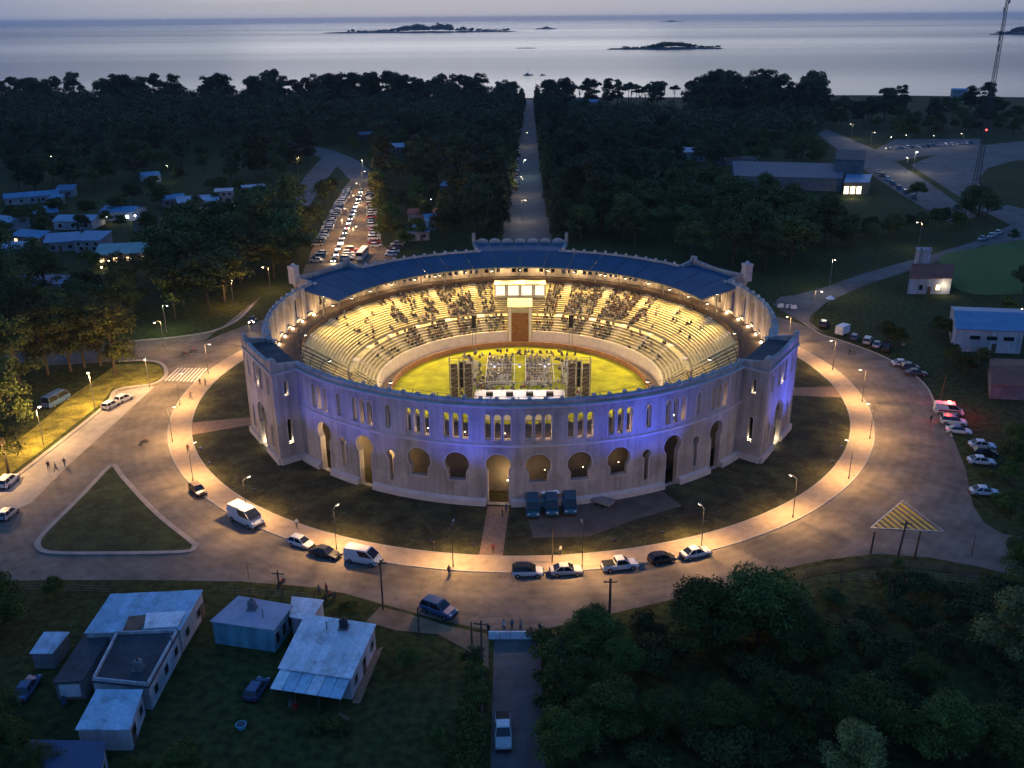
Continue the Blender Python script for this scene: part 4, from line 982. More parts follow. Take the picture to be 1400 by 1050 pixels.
for i in range(16):
    p = G(495, 262).lerp(G(455, 362), (i+.5)/16); o = link('queuing_car', SMC[R_.choice(('sedan', 'hatch', 'suv'))], None, R_.choice(MIXP)); o.location = p; o.rotation_euler.z = along(495, 262, 455, 362)+R_.uniform(-.1, .1)
    o.material_slots[3].link = 'OBJECT'; o.material_slots[3].material = headon; q_.append(o)
    if i % 3 == 0: point(p+Vector((cos(o.rotation_euler.z)*3, sin(o.rotation_euler.z)*3, .9)), 500, (1, .85, .65), .2, name='headlight_beam')
rank(q_, '{} car counted up the queue with headlights on in the lit car park', key=lambda o: -PX(o.location)[1], cat='car', group='cars queuing with headlights on')
V('parked_bus', 'bus', G(496, 352), along(488, 360, 506, 340), PW, 'white coach parked at the foot of the lit car park', 'bus', scale=.9)

# ------------------------------------------------------------------ lamps and poles
lampw = glow('street_lamp_glass', (1, .78, .48), 14); lampc = glow('cool_lamp_glass', (.85, .92, 1), 40)
def lamp_proto(h=6.6, arm=.9):
    t = empty('street_lamp')
    b = MB(); b.tube((0, 0, 0), (0, 0, .5), .11, .10, n=8); b.tube((0, 0, .5), (0, 0, h), .07, .045, n=8); b.build('pole', darksteel, t)
    b = MB(); b.path([(0, 0, h-.05), (-arm*.6, 0, h+.18), (-arm, 0, h+.2)], .04, 5); b.build('arm', steel, t)
    b = MB(); b.box((-arm-.25, 0, h+.2), (.7, .3, .12)); hd = b.build('lamp_head', steel, t, bevel=.03)
    b = MB(); b.box((-arm-.25, 0, h+.125), (.5, .22, .04)); b.build('lens', lampw, hd)
    return t
lp = lamp_proto(); LPS = []
for i in range(24):
    a = (262.3+15.15*i-(.15*i if i > 12 else 0)) % 360
    if 30 < a < 150: continue
    o = lp if not LPS else copy_tree(lp)
    o.location = pol(68.5, a, .14); o.rotation_euler.z = rad(a); LPS.append(o)
    point(pol(67.6, a, 6.5), 6600, WARM, .2, spot=152, aim=pol(69.6, a, 0), blend=.85, name='street_lamp_light'); point(pol(67.35, a, 6.75), 1350, WARM, .2, name='street_lamp_glow')
rank(LPS, 'slim lamp post on the ring pavement, {} from the left', cat='street lamp', group='lamp posts round the ring pavement')
far_lamps = []
def far_lamp(x, y, h, power, col=WARM, gm=None, proto=[None]):
    p = G(x, y); t = empty('street_lamp', p, R_.uniform(0, 6.28))
    b = MB(); b.tube((0, 0, 0), (0, 0, h), .1, .06, n=6); b.build('pole', steel, t)
    b = MB(); b.path([(0, 0, h-.1), (.8, 0, h+.15), (1.4, 0, h+.15)], .05, 4); b.build('arm', steel, t)
    b = MB(); b.box((1.5, 0, h+.12), (.8, .35, .16)); hd = b.build('lamp_head', steel, t); b = MB(); b.ball((1.5, 0, h-.02), (.3, .22, .12)); b.build('lens', gm or lampw, hd)
    if power: point(p+Vector((0, 0, h-.5)), power, col, .2, name='street_lamp_light')
    far_lamps.append(t); return t
for x, y, h, pw, c in ((713, 303, 8, 2600, WARMW), (714, 268, 8, 2200, WARMW), (718, 200, 8, 1500, WARMW), (716, 242, 8, 1600, (.7, 1, .9)), (485, 348, 9, 7000, WARM), (478, 320, 9, 7000, WARM), (470, 338, 9, 7000, WARM), (488, 300, 9, 7000, WARM), (494, 280, 9, 7000, WARM), (496, 262, 9, 7000, WARM), (497, 246, 9, 2500, (1, .8, .6)),
    (1133, 402, 10, 2500, WARMW), (1255, 342, 9, 1200, WARMW), (1238, 238, 8, 2500, WARMW), (1164, 190, 9, 2500, WARMW), (1190, 200, 8, 1800, WARMW), (1248, 236, 10, 3500, (1, .93, .8)), (966, 160, 8, 2500, (.9, .95, 1)),
    (228, 454, 7, 1600, (.8, 1, .5)), (232, 250, 8, 600, (.9, 1, .5)), (78, 238, 9, 600, WARMW), (598, 232, 9, 1200, (1, .85, .45)), (800, 232, 9, 900, (.9, .95, 1)), (408, 238, 8, 800, WARMW), (640, 290, 7, 900, (1, .6, .3)), (590, 300, 8, 700, WARMW),
    (205, 531, 7, 9500, WARM), (60, 609, 7, 13000, WARM), (130, 558, 7, 11000, WARM), (-10, 660, 7, 9500, WARM), (225, 478, 7, 2600, WARM), (320, 420, 7, 3200, WARM), (370, 398, 7, 3000, WARM), (1110, 440, 8, 1800, WARM), (1215, 205, 7, 1200, WARMW), (1240, 202, 7, 1200, WARMW), (1275, 202, 7, 1200, (1, .8, .75)), (1315, 200, 7, 1200, (1, .8, .75))):
    far_lamp(x, y, h, pw, c, lampc if c[2] >= .8 else None)
rank(far_lamps, 'street lamp on a tall arm pole away from the ring, {} from the left', cat='street lamp', group='street lamps beyond the ring')
def utility(x, y, h, lab, arms=1, lean=0.0, r=.14, cat='pole'):
    t = empty('utility_pole', G(x, y), R_.uniform(-.2, .2)); tag(t, lab, cat)
    b = MB(); b.tube((0, 0, 0), (lean, 0, h), r, r*.7, n=7); b.build('post', wood_m, t)
    for k in range(arms):
        z = h-.5-k*.9; b = MB(); b.box((lean, 0, z), (1.7, .12, .12)); a = b.build('crossarm', wood_m, t)
        for q in (-.7, 0, .7): b = MB(); b.tube((lean+q, 0, z+.06), (lean+q, 0, z+.25), .05, n=5); b.build('insulator', kerbm, a)
    return t
utility(524, 834, 7.6, 'thin dark pole beside the dirt verge, near the panel van', 1)
utility(573, 868, 4.2, 'short dark post by the tail of the dark blue car', 0)
utility(659, 912, 6.6, 'wooden pole with crossarm at the side street barrier', 1)
utility(645, 880, 3.2, 'short pole beside the hedge at the side street', 0)
utility(833, 842, 5.6, 'wooden pole rising from the bushes below the white pickup', 1, r=.2)
utility(1190, 757, 3.6, 'leftmost of three wooden posts below the painted chevrons', 0, .15, .17)
utility(1225, 772, 7.0, 'tallest of three wooden posts below the painted chevrons', 1, .5, .18)
utility(1250, 764, 4.4, 'rightmost of three wooden posts below the painted chevrons', 0, .25, .17)
utility(1147, 808, 3.4, 'lone fence post in the dark scrub', 0)
utility(1285, 548, 5.6, 'pale flagpole beside the ambulance', 0, .4, .07)
utility(755, 770, 5.4, 'pale lit pole on the lawn in front of the teal vans', 0, 0, .12)
utility(382, 806, 3.0, 'dark post with sign at the verge behind the teal house', 1)
utility(340, 790, 2.6, 'small road sign post at the ring road edge', 0, 0, .05)
utility(1328, 760, 3.4, 'dark signal post at the road edge by the shrubs', 0, 0, .08)
# radio mast
t = empty('radio_mast', G(1334, 252)); tag(t, 'tall lattice radio mast reaching above the horizon', 'mast')
HM = 84.0
def mw(z): return 1.5-1.0*z/HM
for k in range(3):
    a = 2*pi*k/3; b = MB()
    b.tube((mw(0)*cos(a), mw(0)*sin(a), 0), (mw(HM)*cos(a), mw(HM)*sin(a), HM), .16, .12, n=5); b.build('mast_leg', darksteel, t)
b = MB()
for i in range(42):
    z0, z1 = i*2.0, i*2.0+2.0
    for k in range(3):
        a, c = 2*pi*k/3, 2*pi*(k+1)/3
        b.tube((mw(z0)*cos(a), mw(z0)*sin(a), z0), (mw(z1)*cos(c), mw(z1)*sin(c), z1), .07, n=3, cap=False); b.tube((mw(z1)*cos(a), mw(z1)*sin(a), z1), (mw(z1)*cos(c), mw(z1)*sin(c), z1), .07, n=3, cap=False)
b.build('lattice', darksteel, t)
for z, dx in ((80, .9), (80, -.9), (77, .9), (73, -.9), (62, -.8), (58, -.7)): b = MB(); b.box((dx, -.3, z), (.45, .35, 2.6)); b.build('antenna_panel', steel, t)
b = MB(); b.ball((0, -1.3, 24), .5); b.build('warning_lamp', glow('mast_red', (1, .08, .04), 3), t)

# ------------------------------------------------------------------ houses
_hm = {}
def house(name, label, foot, h, roofm, wallm_, roof='flat', rh=1.2, wins=(), door=None, eave=.25, lit=None, cat='house', parapet=False, group=None, sheets=0):
    """foot: four ground corners, counter-clockwise, starting near left. wins: (side, along 0-1, sill, width, height, lit)"""
    F = [Vector((p[0], p[1])) for p in foot]
    if sum(a.x*c.y-c.x*a.y for a, c in zip(F, F[1:]+F[:1])) < 0: F = [F[0], F[3], F[2], F[1]]
    c = sum(F, Vector((0, 0)))/4; t = empty(name, (c.x, c.y, 0)); tag(t, label, cat, group); L = [p-c for p in F]
    ex = [p*(1+eave/max(.1, p.length)) for p in L]
    b = MB()
    if roof == 'gable':
        m0, m1 = (L[0]+L[3])/2, (L[1]+L[2])/2
        b.prism(L, 0, h); b.bm.faces.ensure_lookup_table()
        for (u, v, w) in ((L[3], L[0], m0), (L[1], L[2], m1)): b.poly([(u.x, u.y, h), (v.x, v.y, h), (w.x, w.y, h+rh)])
        b.build('wall', wallm_, t)
        e0, e1 = m0+(m0-m1).normalized()*eave, m1+(m1-m0).normalized()*eave
        for (p, q) in ((ex[0], ex[1]), (ex[2], ex[3])):
            r0, r1 = (e0, e1) if p is ex[0] else (e1, e0)
            b = MB(); z0, z1 = h-.12, h+rh; th = .12
            A = [(p.x, p.y, z0), (q.x, q.y, z0), (r1.x, r1.y, z1), (r0.x, r0.y, z1)]
            b.loft([A, [(x, y, z+th) for x, y, z in A]]); b.build('roof', roofm, t)
    else:
        zs = [h, h, h, h] if roof == 'flat' else [h, h, h+rh, h+rh]
        b.prism(L, 0, zs); b.build('wall', wallm_, t)
        if sheets:      # corrugated sheets laid side by side, each a little proud of the last
            rf_ = None
            for k in range(sheets):
                u0, u1 = k/sheets, (k+1)/sheets-.004
                P4 = [ex[0].lerp(ex[1], u0), ex[0].lerp(ex[1], u1), ex[3].lerp(ex[2], u1), ex[3].lerp(ex[2], u0)]; dz = R_.uniform(0, .05); zz = [zs[0], zs[0], zs[2], zs[2]]
                b = MB(); nr = 5
                for j in range(nr):
                    a0, a1 = j/nr, (j+.5)/nr
                    q4 = [P4[0].lerp(P4[1], a0), P4[0].lerp(P4[1], a1), P4[3].lerp(P4[2], a1), P4[3].lerp(P4[2], a0)]
                    b.prism(q4, [z+.06+dz for z in zz], [z+.10+dz for z in zz])
                b.prism(P4, [z+.02 for z in zz], [z+.07+dz for z in zz]); b.build('roof_sheet', roofm, t)
        else:
            b = MB(); b.prism(ex, [z+.02 for z in zs], [z+.16 for z in zs]); b.build('roof', roofm, t)
        n = 0
        if parapet:
            for i in range(4):
                u, v = L[i], L[(i+1) % 4]; d = (v-u).normalized(); nn = Vector((-d.y, d.x))*.2
                b = MB(); b.prism([u, v, v+nn, u+nn], max(zs)+.16, max(zs)+.55); b.build('parapet', wallm_, t)
    for (i, s, sill, w, hh, lt) in wins:
        u, v = L[i], L[(i+1) % 4]; d = (v-u).normalized(); p = u.lerp(v, s); rz = math.atan2(d.y, d.x); out = Vector((d.y, -d.x))
        fr_ = MB(); fr_.box((p.x+out.x*.03, p.y+out.y*.03, sill+hh/2), (w+.2, .1, hh+.2), rz); f = fr_.build('window_frame', plaster_lt, t)
        g_ = MB(); g_.box((p.x+out.x*.07, p.y+out.y*.07, sill+hh/2), (w, .06, hh), rz); g_.build('pane', lt or winm, f)
    if door:
        i, s = door; u, v = L[i], L[(i+1) % 4]; d = (v-u).normalized(); p = u.lerp(v, s); rz = math.atan2(d.y, d.x); out = Vector((d.y, -d.x))
        b = MB(); b.box((p.x+out.x*.04, p.y+out.y*.04, 1.05), (.95, .12, 2.1), rz); b.build('door', wood_m, t)
    return t
def rf(L, h): return [G(x, y, h) for x, y in L]     # footprint from roof corners
litw = glow('lit_window', (1, .62, .25), 5); litc = glow('lit_window_cool', (.9, .95, 1), 5)
# long house, near left
W3 = lambda i, n, lit=None, sill=1.1, w=1.0, h=1.1: [(i, (k+.5)/n, sill, w, h, lit) for k in range(n)]
house('long_house', 'white-walled house wing with pale corrugated roof, upper end of the long house', rf([(118, 866), (245, 861), (276, 811), (154, 817)], 3.3), 3.3, corrb, wallw, 'shed', .35, W3(1, 2), (1, .9), sheets=10)
house('long_house', 'middle wing of the long white house with dark flat roof', rf([(127, 932), (203, 940), (244, 865), (160, 868)], 3.1), 3.1, roofdark, wallw, 'flat', 0, W3(1, 3), parapet=True)
house('long_house', 'lower wing of the long white house with pale sheet roof', rf([(106, 997), (176, 997), (194, 948), (134, 948)], 2.8), 2.8, corrb, wallw, 'shed', .3, W3(1, 2), (1, .2), sheets=6)
house('flat_shed', 'low shed with dark blue roof at the bottom left corner', rf([(34, 1060), (136, 1060), (142, 1019), (46, 1017)], 2.8), 2.8, mat('navy_roof', (.05, .08, .15), .6, .2, .5, coords='World'), wallw, 'shed', .3, W3(1, 1))
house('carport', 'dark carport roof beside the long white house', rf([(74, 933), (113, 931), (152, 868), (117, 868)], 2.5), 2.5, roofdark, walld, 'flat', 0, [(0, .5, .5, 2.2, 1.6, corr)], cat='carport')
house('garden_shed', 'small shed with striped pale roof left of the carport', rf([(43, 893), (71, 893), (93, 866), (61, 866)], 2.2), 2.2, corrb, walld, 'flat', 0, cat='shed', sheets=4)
t = empty('roof_skylight', G(215, 850, 3.5)); tag(t, 'raised white roof panel on the upper wing of the long house', 'roof panel')
b = MB(); q = [v-G(215, 850, 3.5) for v in rf([(197, 860), (243, 857), (254, 836), (200, 839)], 3.6)]; b.prism([(v.x, v.y) for v in q], .02, .22); b.build('sheet', corr, t)
b = MB(); q = [v-G(215, 850, 3.5) for v in rf([(168, 862), (192, 861), (203, 840), (176, 843)], 3.6)]; b.prism([(v.x, v.y) for v in q], .02, .14); b.build('courtyard_sheet', mat('courtyard_sheet', (.22, .12, .08), .9, .4, .8, coords='World'), t)  # brown sheet standing in for an unroofed courtyard opening
house('teal_house', 'teal-walled house with flat grey-lilac roof', rf([(290, 850), (373, 862), (398, 829), (327, 817)], 3.2), 3.2, mat('lilac_roof', (.40, .40, .48), .8, .2, .4, coords='World'), wallt, 'flat', 0, W3(1, 3, sill=.9, w=.9, h=1.5), parapet=False)
cq = rf([(383, 911), (479, 925), (512, 857), (419, 843)], 3.2)
house('white_house', 'white house with large pale sheet roof and lean-to', cq, 3.0, corr, wallw, 'shed', .35, W3(1, 3), (1, .5), eave=.3, sheets=9)
lt_ = empty('lean_to', G(425, 940)); tag(lt_, 'pale lean-to roof on posts along the white house front', 'lean-to'); o0 = G(425, 940)
A = [cq[0]-o0, cq[1]-o0]; d = (G(368, 948)-G(383, 928)); A2 = [A[0]+Vector((d.x, d.y, 0)), A[1]+Vector((d.x, d.y, 0))]
for k in range(6):
    t0, t1 = k/6+.004, (k+1)/6-.004; b = MB(); P4 = [A2[0].lerp(A2[1], t0), A2[0].lerp(A2[1], t1), A[0].lerp(A[1], t1), A[0].lerp(A[1], t0)]
    z = (2.15, 2.15, 2.85, 2.85); b.loft([[(p.x, p.y, zz) for p, zz in zip(P4, z)], [(p.x, p.y, zz+.06) for p, zz in zip(P4, z)]]); b.build('roof_sheet', corrb if k % 3 else corr, lt_)
for t_ in (.02, .35, .68, .98): p = A2[0].lerp(A2[1], t_); b = MB(); b.tube((p.x, p.y, 0), (p.x, p.y, 2.15), .06); b.build('post', wood_m, lt_)
house('outbuilding', 'small white-roofed outbuilding between teal house and white house', rf([(398, 843), (424, 848), (441, 822), (400, 817)], 2.8), 2.8, corr, wallw, 'flat', 0, [(1, .5, .9, .8, .9, None)], cat='outbuilding', sheets=3)
layer('brick_walk', PXL([(481, 962), (512, 890), (524, 884), (492, 962)]), brickpath)
wt = empty('water_trough', G(330, 995)); tag(wt, 'small turquoise tub on the dark yard grass', 'tub'); b = MB(); b.loft([[(.45*cos(2*pi*k/12), .45*sin(2*pi*k/12), 0) for k in range(12)], [(.6*cos(2*pi*k/12), .6*sin(2*pi*k/12), .5) for k in range(12)]]); b.build('tub_shell', mat('turquoise', (.10, .42, .55), .5, .1, 1), wt); b = MB(); b.loft([[(.5*cos(2*pi*k/12), .5*sin(2*pi*k/12), .505) for k in range(12)], [(.5*cos(2*pi*k/12), .5*sin(2*pi*k/12), .53) for k in range(12)]]); b.build('water', winm, wt)
# roof tanks, flues, fences and yard clutter
def tank(x, y, z, lab, m_=None):
    t = empty('water_tank', G(x, y, z)); tag(t, lab, 'water tank')
    b = MB(); n = 12; c_ = lambda r, z_: [(r*cos(2*pi*k/n), r*sin(2*pi*k/n), z_) for k in range(n)]
    b.loft([c_(.5, .15), c_(.55, .3), c_(.55, 1.0), c_(.45, 1.2), c_(.15, 1.3)]); b.build('tank_body', m_ or mat('tank_grey', (.16, .17, .18), .6, .2, 1), t)
    b = MB(); b.box((0, 0, .08), (1.2, 1.2, .16)); b.build('stand', walld, t); b = MB(); b.loft([c_(.17, 1.3), c_(.17, 1.38)]); b.build('lid', black, t)
tank(190, 915, 3.3, 'grey water tank on the dark flat roof of the long house'); tank(345, 832, 3.4, 'grey water tank on the teal house roof'); tank(470, 858, 3.5, 'dark water tank at the upper edge of the white house roof', mat('tank_black', (.03, .03, .035), .5, .2, 1))
for x, y, z, l in ((235, 880, 3.3, 'thin flue pipe on the long house flat roof'), (447, 862, 3.3, 'thin flue pipe on the white house roof'), (360, 845, 3.3, 'thin flue pipe on the teal house roof')):
    t = empty('flue_pipe', G(x, y, z)); tag(t, l, 'flue'); b = MB(); b.tube((0, 0, 0), (0, 0, 1.1), .08, n=7); b.build('pipe', steel, t); b = MB(); b.tube((0, 0, 1.15), (0, 0, 1.28), .16, .06, n=7); b.build('cowl', steel, t)
def wire_fence(pts, lab, n, h=1.3):
    P = [G(*p) for p in pts]; t = empty('wire_fence', P[0]); tag(t, lab, 'fence'); Q = [p-P[0] for p in P]; L_ = [(b_-a_).length for a_, b_ in zip(Q, Q[1:])]; T_ = sum(L_); S_ = []
    for i in range(n+1):
        d_ = T_*i/n; k = 0
        while k < len(L_)-1 and d_ > L_[k]: d_ -= L_[k]; k += 1
        S_.append(Q[k].lerp(Q[k+1], min(1, d_/L_[k])))
    for p in S_: b = MB(); b.tube((p.x, p.y, 0), (p.x+R_.uniform(-.08, .08), p.y, h+R_.uniform(-.1, .1)), .06, .05, n=5); b.build('post', wood_m, t)
    for z in (.4, .8, 1.2): b = MB(); b.path([(p.x, p.y, z) for p in S_], .012, 3); b.build('wire', steel, t)
wire_fence([(662, 900), (660, 960), (656, 1060)], 'wire fence along the left of the side street', 9)
wire_fence([(300, 812), (430, 822)], 'short wire fence behind the teal house', 6); wire_fence([(0, 806), (150, 812)], 'wire fence between the ring road verge and the yard', 8)
wire_fence([(1060, 812), (1140, 796), (1240, 790), (1340, 800)], 'wire fence across the scrub below the painted chevrons', 14)
for x, y, l, c in ((440, 992, 'dark garden bench in the yard grass', 'bench'), (470, 985, 'dark low table in the yard grass', 'table')):
    t = empty('garden_'+c, G(x, y), R_.uniform(0, 3)); tag(t, l, c)
    b = MB(); b.box((0, 0, .48), (1.6, .6, .07)); b.build('top', wood_m, t)
    for dx in (-.7, .7):
        for dy in (-.22, .22): b = MB(); b.box((dx, dy, .22), (.08, .08, .45)); b.build('leg', wood_m, t)
for i, (x, y) in enumerate(((398, 965), (404, 968), (120, 985), (128, 983), (88, 962))):
    t = empty('oil_drum', G(x, y)); tag(t, 'small drum standing by the lower left houses, {} from the left'.format(ordinal(1+sorted([398, 404, 120, 128, 88]).index(x))), 'drum', 'yard drums'); b = MB(); c_ = lambda r, z_: [(r*cos(2*pi*k/10), r*sin(2*pi*k/10), z_) for k in range(10)]; b.loft([c_(.29, 0), c_(.3, .3), c_(.28, .32), c_(.3, .6), c_(.29, .88)]); b.build('shell', R_.choice([PBL, PR_, rimm]), t); b = MB(); b.loft([c_(.27, .885), c_(.27, .9)]); b.build('lid', darksteel, t)
# barrier across the side street
t = empty('street_barrier', G(705, 872), .0); tag(t, 'pale barrier closing the narrow side street', 'barrier')
for k in range(5):
    b = MB(); x = -2.7+k*1.36; b.loft([[(x-.65, -.3, 0), (x+.65, -.3, 0), (x+.65, .3, 0), (x-.65, .3, 0)], [(x-.65, -.22, .3), (x+.65, -.22, .3), (x+.65, .22, .3), (x-.65, .22, .3)], [(x-.65, -.1, .95), (x+.65, -.1, .95), (x+.65, .1, .95), (x-.65, .1, .95)]]); b.build('barrier_block', corr, t)
# gazebo and crates by the vans
t = empty('gazebo', G(752, 686)); tag(t, 'white gazebo tent behind the middle teal van', 'gazebo')
for x in (-1.4, 1.4):
    for y in (-1.2, 1.2): b = MB(); b.tube((x, y, 0), (x, y, 2.3), .04); b.build('leg', steel, t)
b = MB(); b.loft([[(-1.6, -1.4, 2.2), (1.6, -1.4, 2.2), (1.6, 1.4, 2.2), (-1.6, 1.4, 2.2)], [(-.1, -.1, 3.2), (.1, -.1, 3.2), (.1, .1, 3.2), (-.1, .1, 3.2)]]); b.build('canopy', corr, t)
b = MB(); b.box((0, 1.25, 1.3), (3, .05, 1.8)); b.build('back_panel', corr, t)
t = empty('flat_trailer', G(824, 690), along(812, 686, 838, 694)); tag(t, 'grey flat trailer parked by the bullring wall', 'trailer')
b = MB(); b.box((0, 0, .75), (3.4, 1.9, .5)); b.build('bed', mat('grey_tarp', (.22, .21, .2), .8, .3, 1), t, bevel=.05)
for x in (-.5, .5):
    for y in (-.9, .9): b = MB(); b.tube((x, y-.1, .3), (x, y+.1, .3), .3, n=10); b.build('wheel', tyrem, t)
# village houses, left
def gh(x, y, w, d, ang, h, rm, wm, lab, roof='gable', rh=1.4, wins=(), door=None, eave=.4, cat='house', group=None):
    p = G(x, y); c, s = cos(ang), sin(ang)
    f = [(p.x+a*c-b_*s, p.y+a*s+b_*c) for a, b_ in ((-w/2, -d/2), (w/2, -d/2), (w/2, d/2), (-w/2, d/2))]
    return house('village_house', lab, f, h, rm, mat('dimmed_white_wall', (.30, .30, .31), .9, .25, .5, coords='World') if wm is wallw and 'lamp' not in lab else wm, roof, rh, wins, door, eave, cat=cat, group=group)  # white walls dimmed by colour, except where the label names a lamp
rb = mat('blue_tin_roof', (.09, .24, .38), .5, .2, .3, coords='World'); rg = mat('green_tin_roof', (.07, .30, .30), .5, .2, .3, coords='World'); rr = mat('red_tile_roof', (.26, .09, .06), .8, .25, .4, coords='World'); rw = mat('pale_tin_roof', (.22, .34, .44), .5, .2, .3, coords='World')
N3 = lambda lit=None: [(0, .25, 1, 1.2, 1.2, lit), (0, .7, 1, 1.2, 1.2, None)]
HS = [(236, 280, 12, 8, .3, 3, rb, wallw, 'small blue-roofed house among the middle village trees', 'gable'), (14, 312, 14, 9, -.2, 3.2, rw, wallw, 'pale house at the left edge below the long blue roof', 'gable'), (205, 316, 11, 8, .3, 3, rr, wallbeige, 'dull red-roofed village house', 'gable'), (62, 300, 12, 8, .2, 3, rb, wallbeige, 'blue-roofed house with beige walls in the upper village', 'shed'), (8, 390, 14, 9, .1, 3, rb, wallw, 'blue roof behind the trees at the left edge', 'shed'), (500, 190, 14, 9, .1, 3.2, rw, walld, 'small pale roof beside the road into the wood', 'gable'), (1060, 178, 16, 9, .1, 4, rw, wallw, 'pale house in front of the coastal wood', 'gable'), (45, 276, 26, 9, .06, 3, rb, wallw, 'long blue-roofed village house farthest left', 'gable'), (170, 298, 17, 10, .02, 3.4, rb, wallw, 'white village house with one bright lamp on its front', 'gable'), (110, 310, 18, 11, .15, 3.2, rw, wallw, 'pale hip-roofed village house next to the lamp-lit one', 'gable'),
 (52, 332, 16, 10, -.1, 3.2, rb, wallbeige, 'blue-roofed village house with lit porch', 'gable'), (88, 340, 13, 9, .2, 3.2, rb, wallw, 'blue village house behind the dark round tree', 'shed'), (130, 342, 11, 9, .1, 4.2, rb, wallw, 'taller white-gabled village house', 'shed'), (172, 356, 20, 10, .12, 3.2, rg, wallbeige, 'green-roofed village house with glowing terrace', 'shed'),
 (76, 396, 18, 9, .05, 3, mat('navy_roof', (.05, .08, .15)), wallw, 'dark blue flat roof behind the roadside trees', 'flat'), (112, 405, 12, 8, .1, 3, rb, wallw, 'small blue roof beside the dark blue flat roof', 'shed'), (20, 352, 10, 8, 0, 3, rw, wallw, 'low pale shed at the left edge of the village', 'shed'),
 (272, 284, 20, 8, .05, 3, rw, wallw, 'long low pale roof behind the big round trees', 'shed'), (308, 276, 9, 8, .05, 5, rb, wallw, 'two-storey white house with blue side', 'flat'), (348, 268, 12, 9, .1, 4.2, rw, wallbeige, 'pale-roofed house near the gravel road', 'flat'), (92, 268, 9, 7, 0, 3, rb, wallw, 'small blue-roofed hut beyond the village field', 'shed'), (78, 280, 6, 5, 0, 2.6, rb, wallw, 'tiny blue shed at the edge of the village field', 'shed'),
 (206, 248, 10, 8, .2, 3.2, rb, wallw, 'dim house under the yellow street lamp', 'gable'),
 (580, 302, 14, 9, .1, 3.4, rr, wallw, 'red-roofed house near the avenue trees', 'gable'), (597, 312, 10, 8, .1, 3.2, rb, wallw, 'blue-roofed house next to the red roof', 'shed'), (572, 326, 9, 7, .05, 2.8, rw, wallw, 'white hut close behind the bullring', 'shed'), (545, 208, 14, 9, 0, 3.2, rw, walld, 'pale roof half hidden in the wood', 'shed'), (620, 262, 12, 8, 0, 3, rw, walld, 'grey roof among the trees left of the avenue', 'shed'),
 (832, 280, 11, 10, .05, 2.2, rb, walld, 'flat blue roof in the grass right of the avenue', 'flat'), (945, 220, 16, 9, -.1, 5, rb, wallw, 'white two-storey house with blue roof right of the avenue', 'shed'), (890, 172, 55, 12, -.05, 6, rw, wallw, 'long white beach building behind the trees', 'flat'), (865, 160, 22, 12, 0, 5, rw, wallw, 'pale hall near the shore', 'flat'), (798, 150, 30, 14, 0, 7, rb, walld, 'blue-roofed pavilion at the shoreline', 'gable'), (955, 178, 26, 10, 0, 4, rw, wallw, 'low pale building left of the coastal wood', 'flat'), (1310, 134, 16, 10, 0, 7, rb, wallw, 'small blue-roofed house on the far coast', 'gable'), (1006, 224, 26, 8, .05, 2.8, roofdark, walld, 'low dark shed in front of the large hall', 'flat')]
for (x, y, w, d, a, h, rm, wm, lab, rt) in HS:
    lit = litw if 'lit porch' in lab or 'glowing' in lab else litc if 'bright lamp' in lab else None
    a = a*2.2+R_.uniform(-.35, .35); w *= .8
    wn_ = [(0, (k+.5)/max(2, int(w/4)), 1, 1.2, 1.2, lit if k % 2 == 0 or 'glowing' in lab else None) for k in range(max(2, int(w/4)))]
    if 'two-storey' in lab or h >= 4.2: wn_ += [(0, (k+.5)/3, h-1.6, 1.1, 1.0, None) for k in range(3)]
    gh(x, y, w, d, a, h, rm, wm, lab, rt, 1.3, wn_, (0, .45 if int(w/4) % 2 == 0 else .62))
for x, y, z, p, c in ((152, 306, 2.5, 500, WARMW), (186, 304, 2.5, 500, (.95, .97, 1)), (33, 348, 2.2, 300, WARMW), (40, 342, 2.4, 300, WARMW), (150, 366, 2.2, 500, WARM), (170, 366, 2.2, 600, WARM), (203, 352, 2.6, 450, (.7, .8, 1)), (140, 372, 1.5, 160, (.8, 1, .4)), (322, 292, 3, 260, WARMW), (330, 288, 3, 200, (.9, .95, 1)), (240, 300, 3, 200, WARMW), (270, 300, 3, 120, WARMW)):
    q = G(x, y)+Vector((0, 0, z)); t = empty('wall_lamp', (q.x, q.y, 0)); tag(t, None, 'lamp', 'lamps among the village houses'); b = MB(); b.tube((0, 0, 0), (0, 0, z), .04, n=5); b.build('bracket', steel, t); b = MB(); b.ball((0, 0, z), .28); b.build('bulb', lampc if c[2] > .9 else lampw, t)
    point(q+Vector((0, -.5, .1)), p*.4, c, .2, name='wall_lamp_light')
wls = [o for o in C.objects if o.name.startswith('wall_lamp') and o.type == 'EMPTY']; rank(wls, 'small lit lamp among the village houses, {} from the left')
# large dark hall and its lit entrance
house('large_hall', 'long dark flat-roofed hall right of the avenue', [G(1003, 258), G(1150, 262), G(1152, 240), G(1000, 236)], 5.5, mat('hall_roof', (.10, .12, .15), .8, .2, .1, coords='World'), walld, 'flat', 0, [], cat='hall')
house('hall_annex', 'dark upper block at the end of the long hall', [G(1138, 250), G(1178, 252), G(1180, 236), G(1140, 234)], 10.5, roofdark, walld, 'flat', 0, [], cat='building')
ent = house('hall_entrance', 'brightly lit glazed entrance beside the long hall', [G(1152, 266), G(1186, 266), G(1190, 254), G(1156, 254)], 5.0, rb, wallbeige, 'flat', 0, [(0, (k+.5)/4, .3, 2.0, 3.2, glow('lit_entrance', (1, .82, .45), 2.4)) for k in range(3)], cat='building')
point(G(1165, 272)+Vector((0, 0, 3)), 700, (1, .85, .5), .4, name='entrance_light')
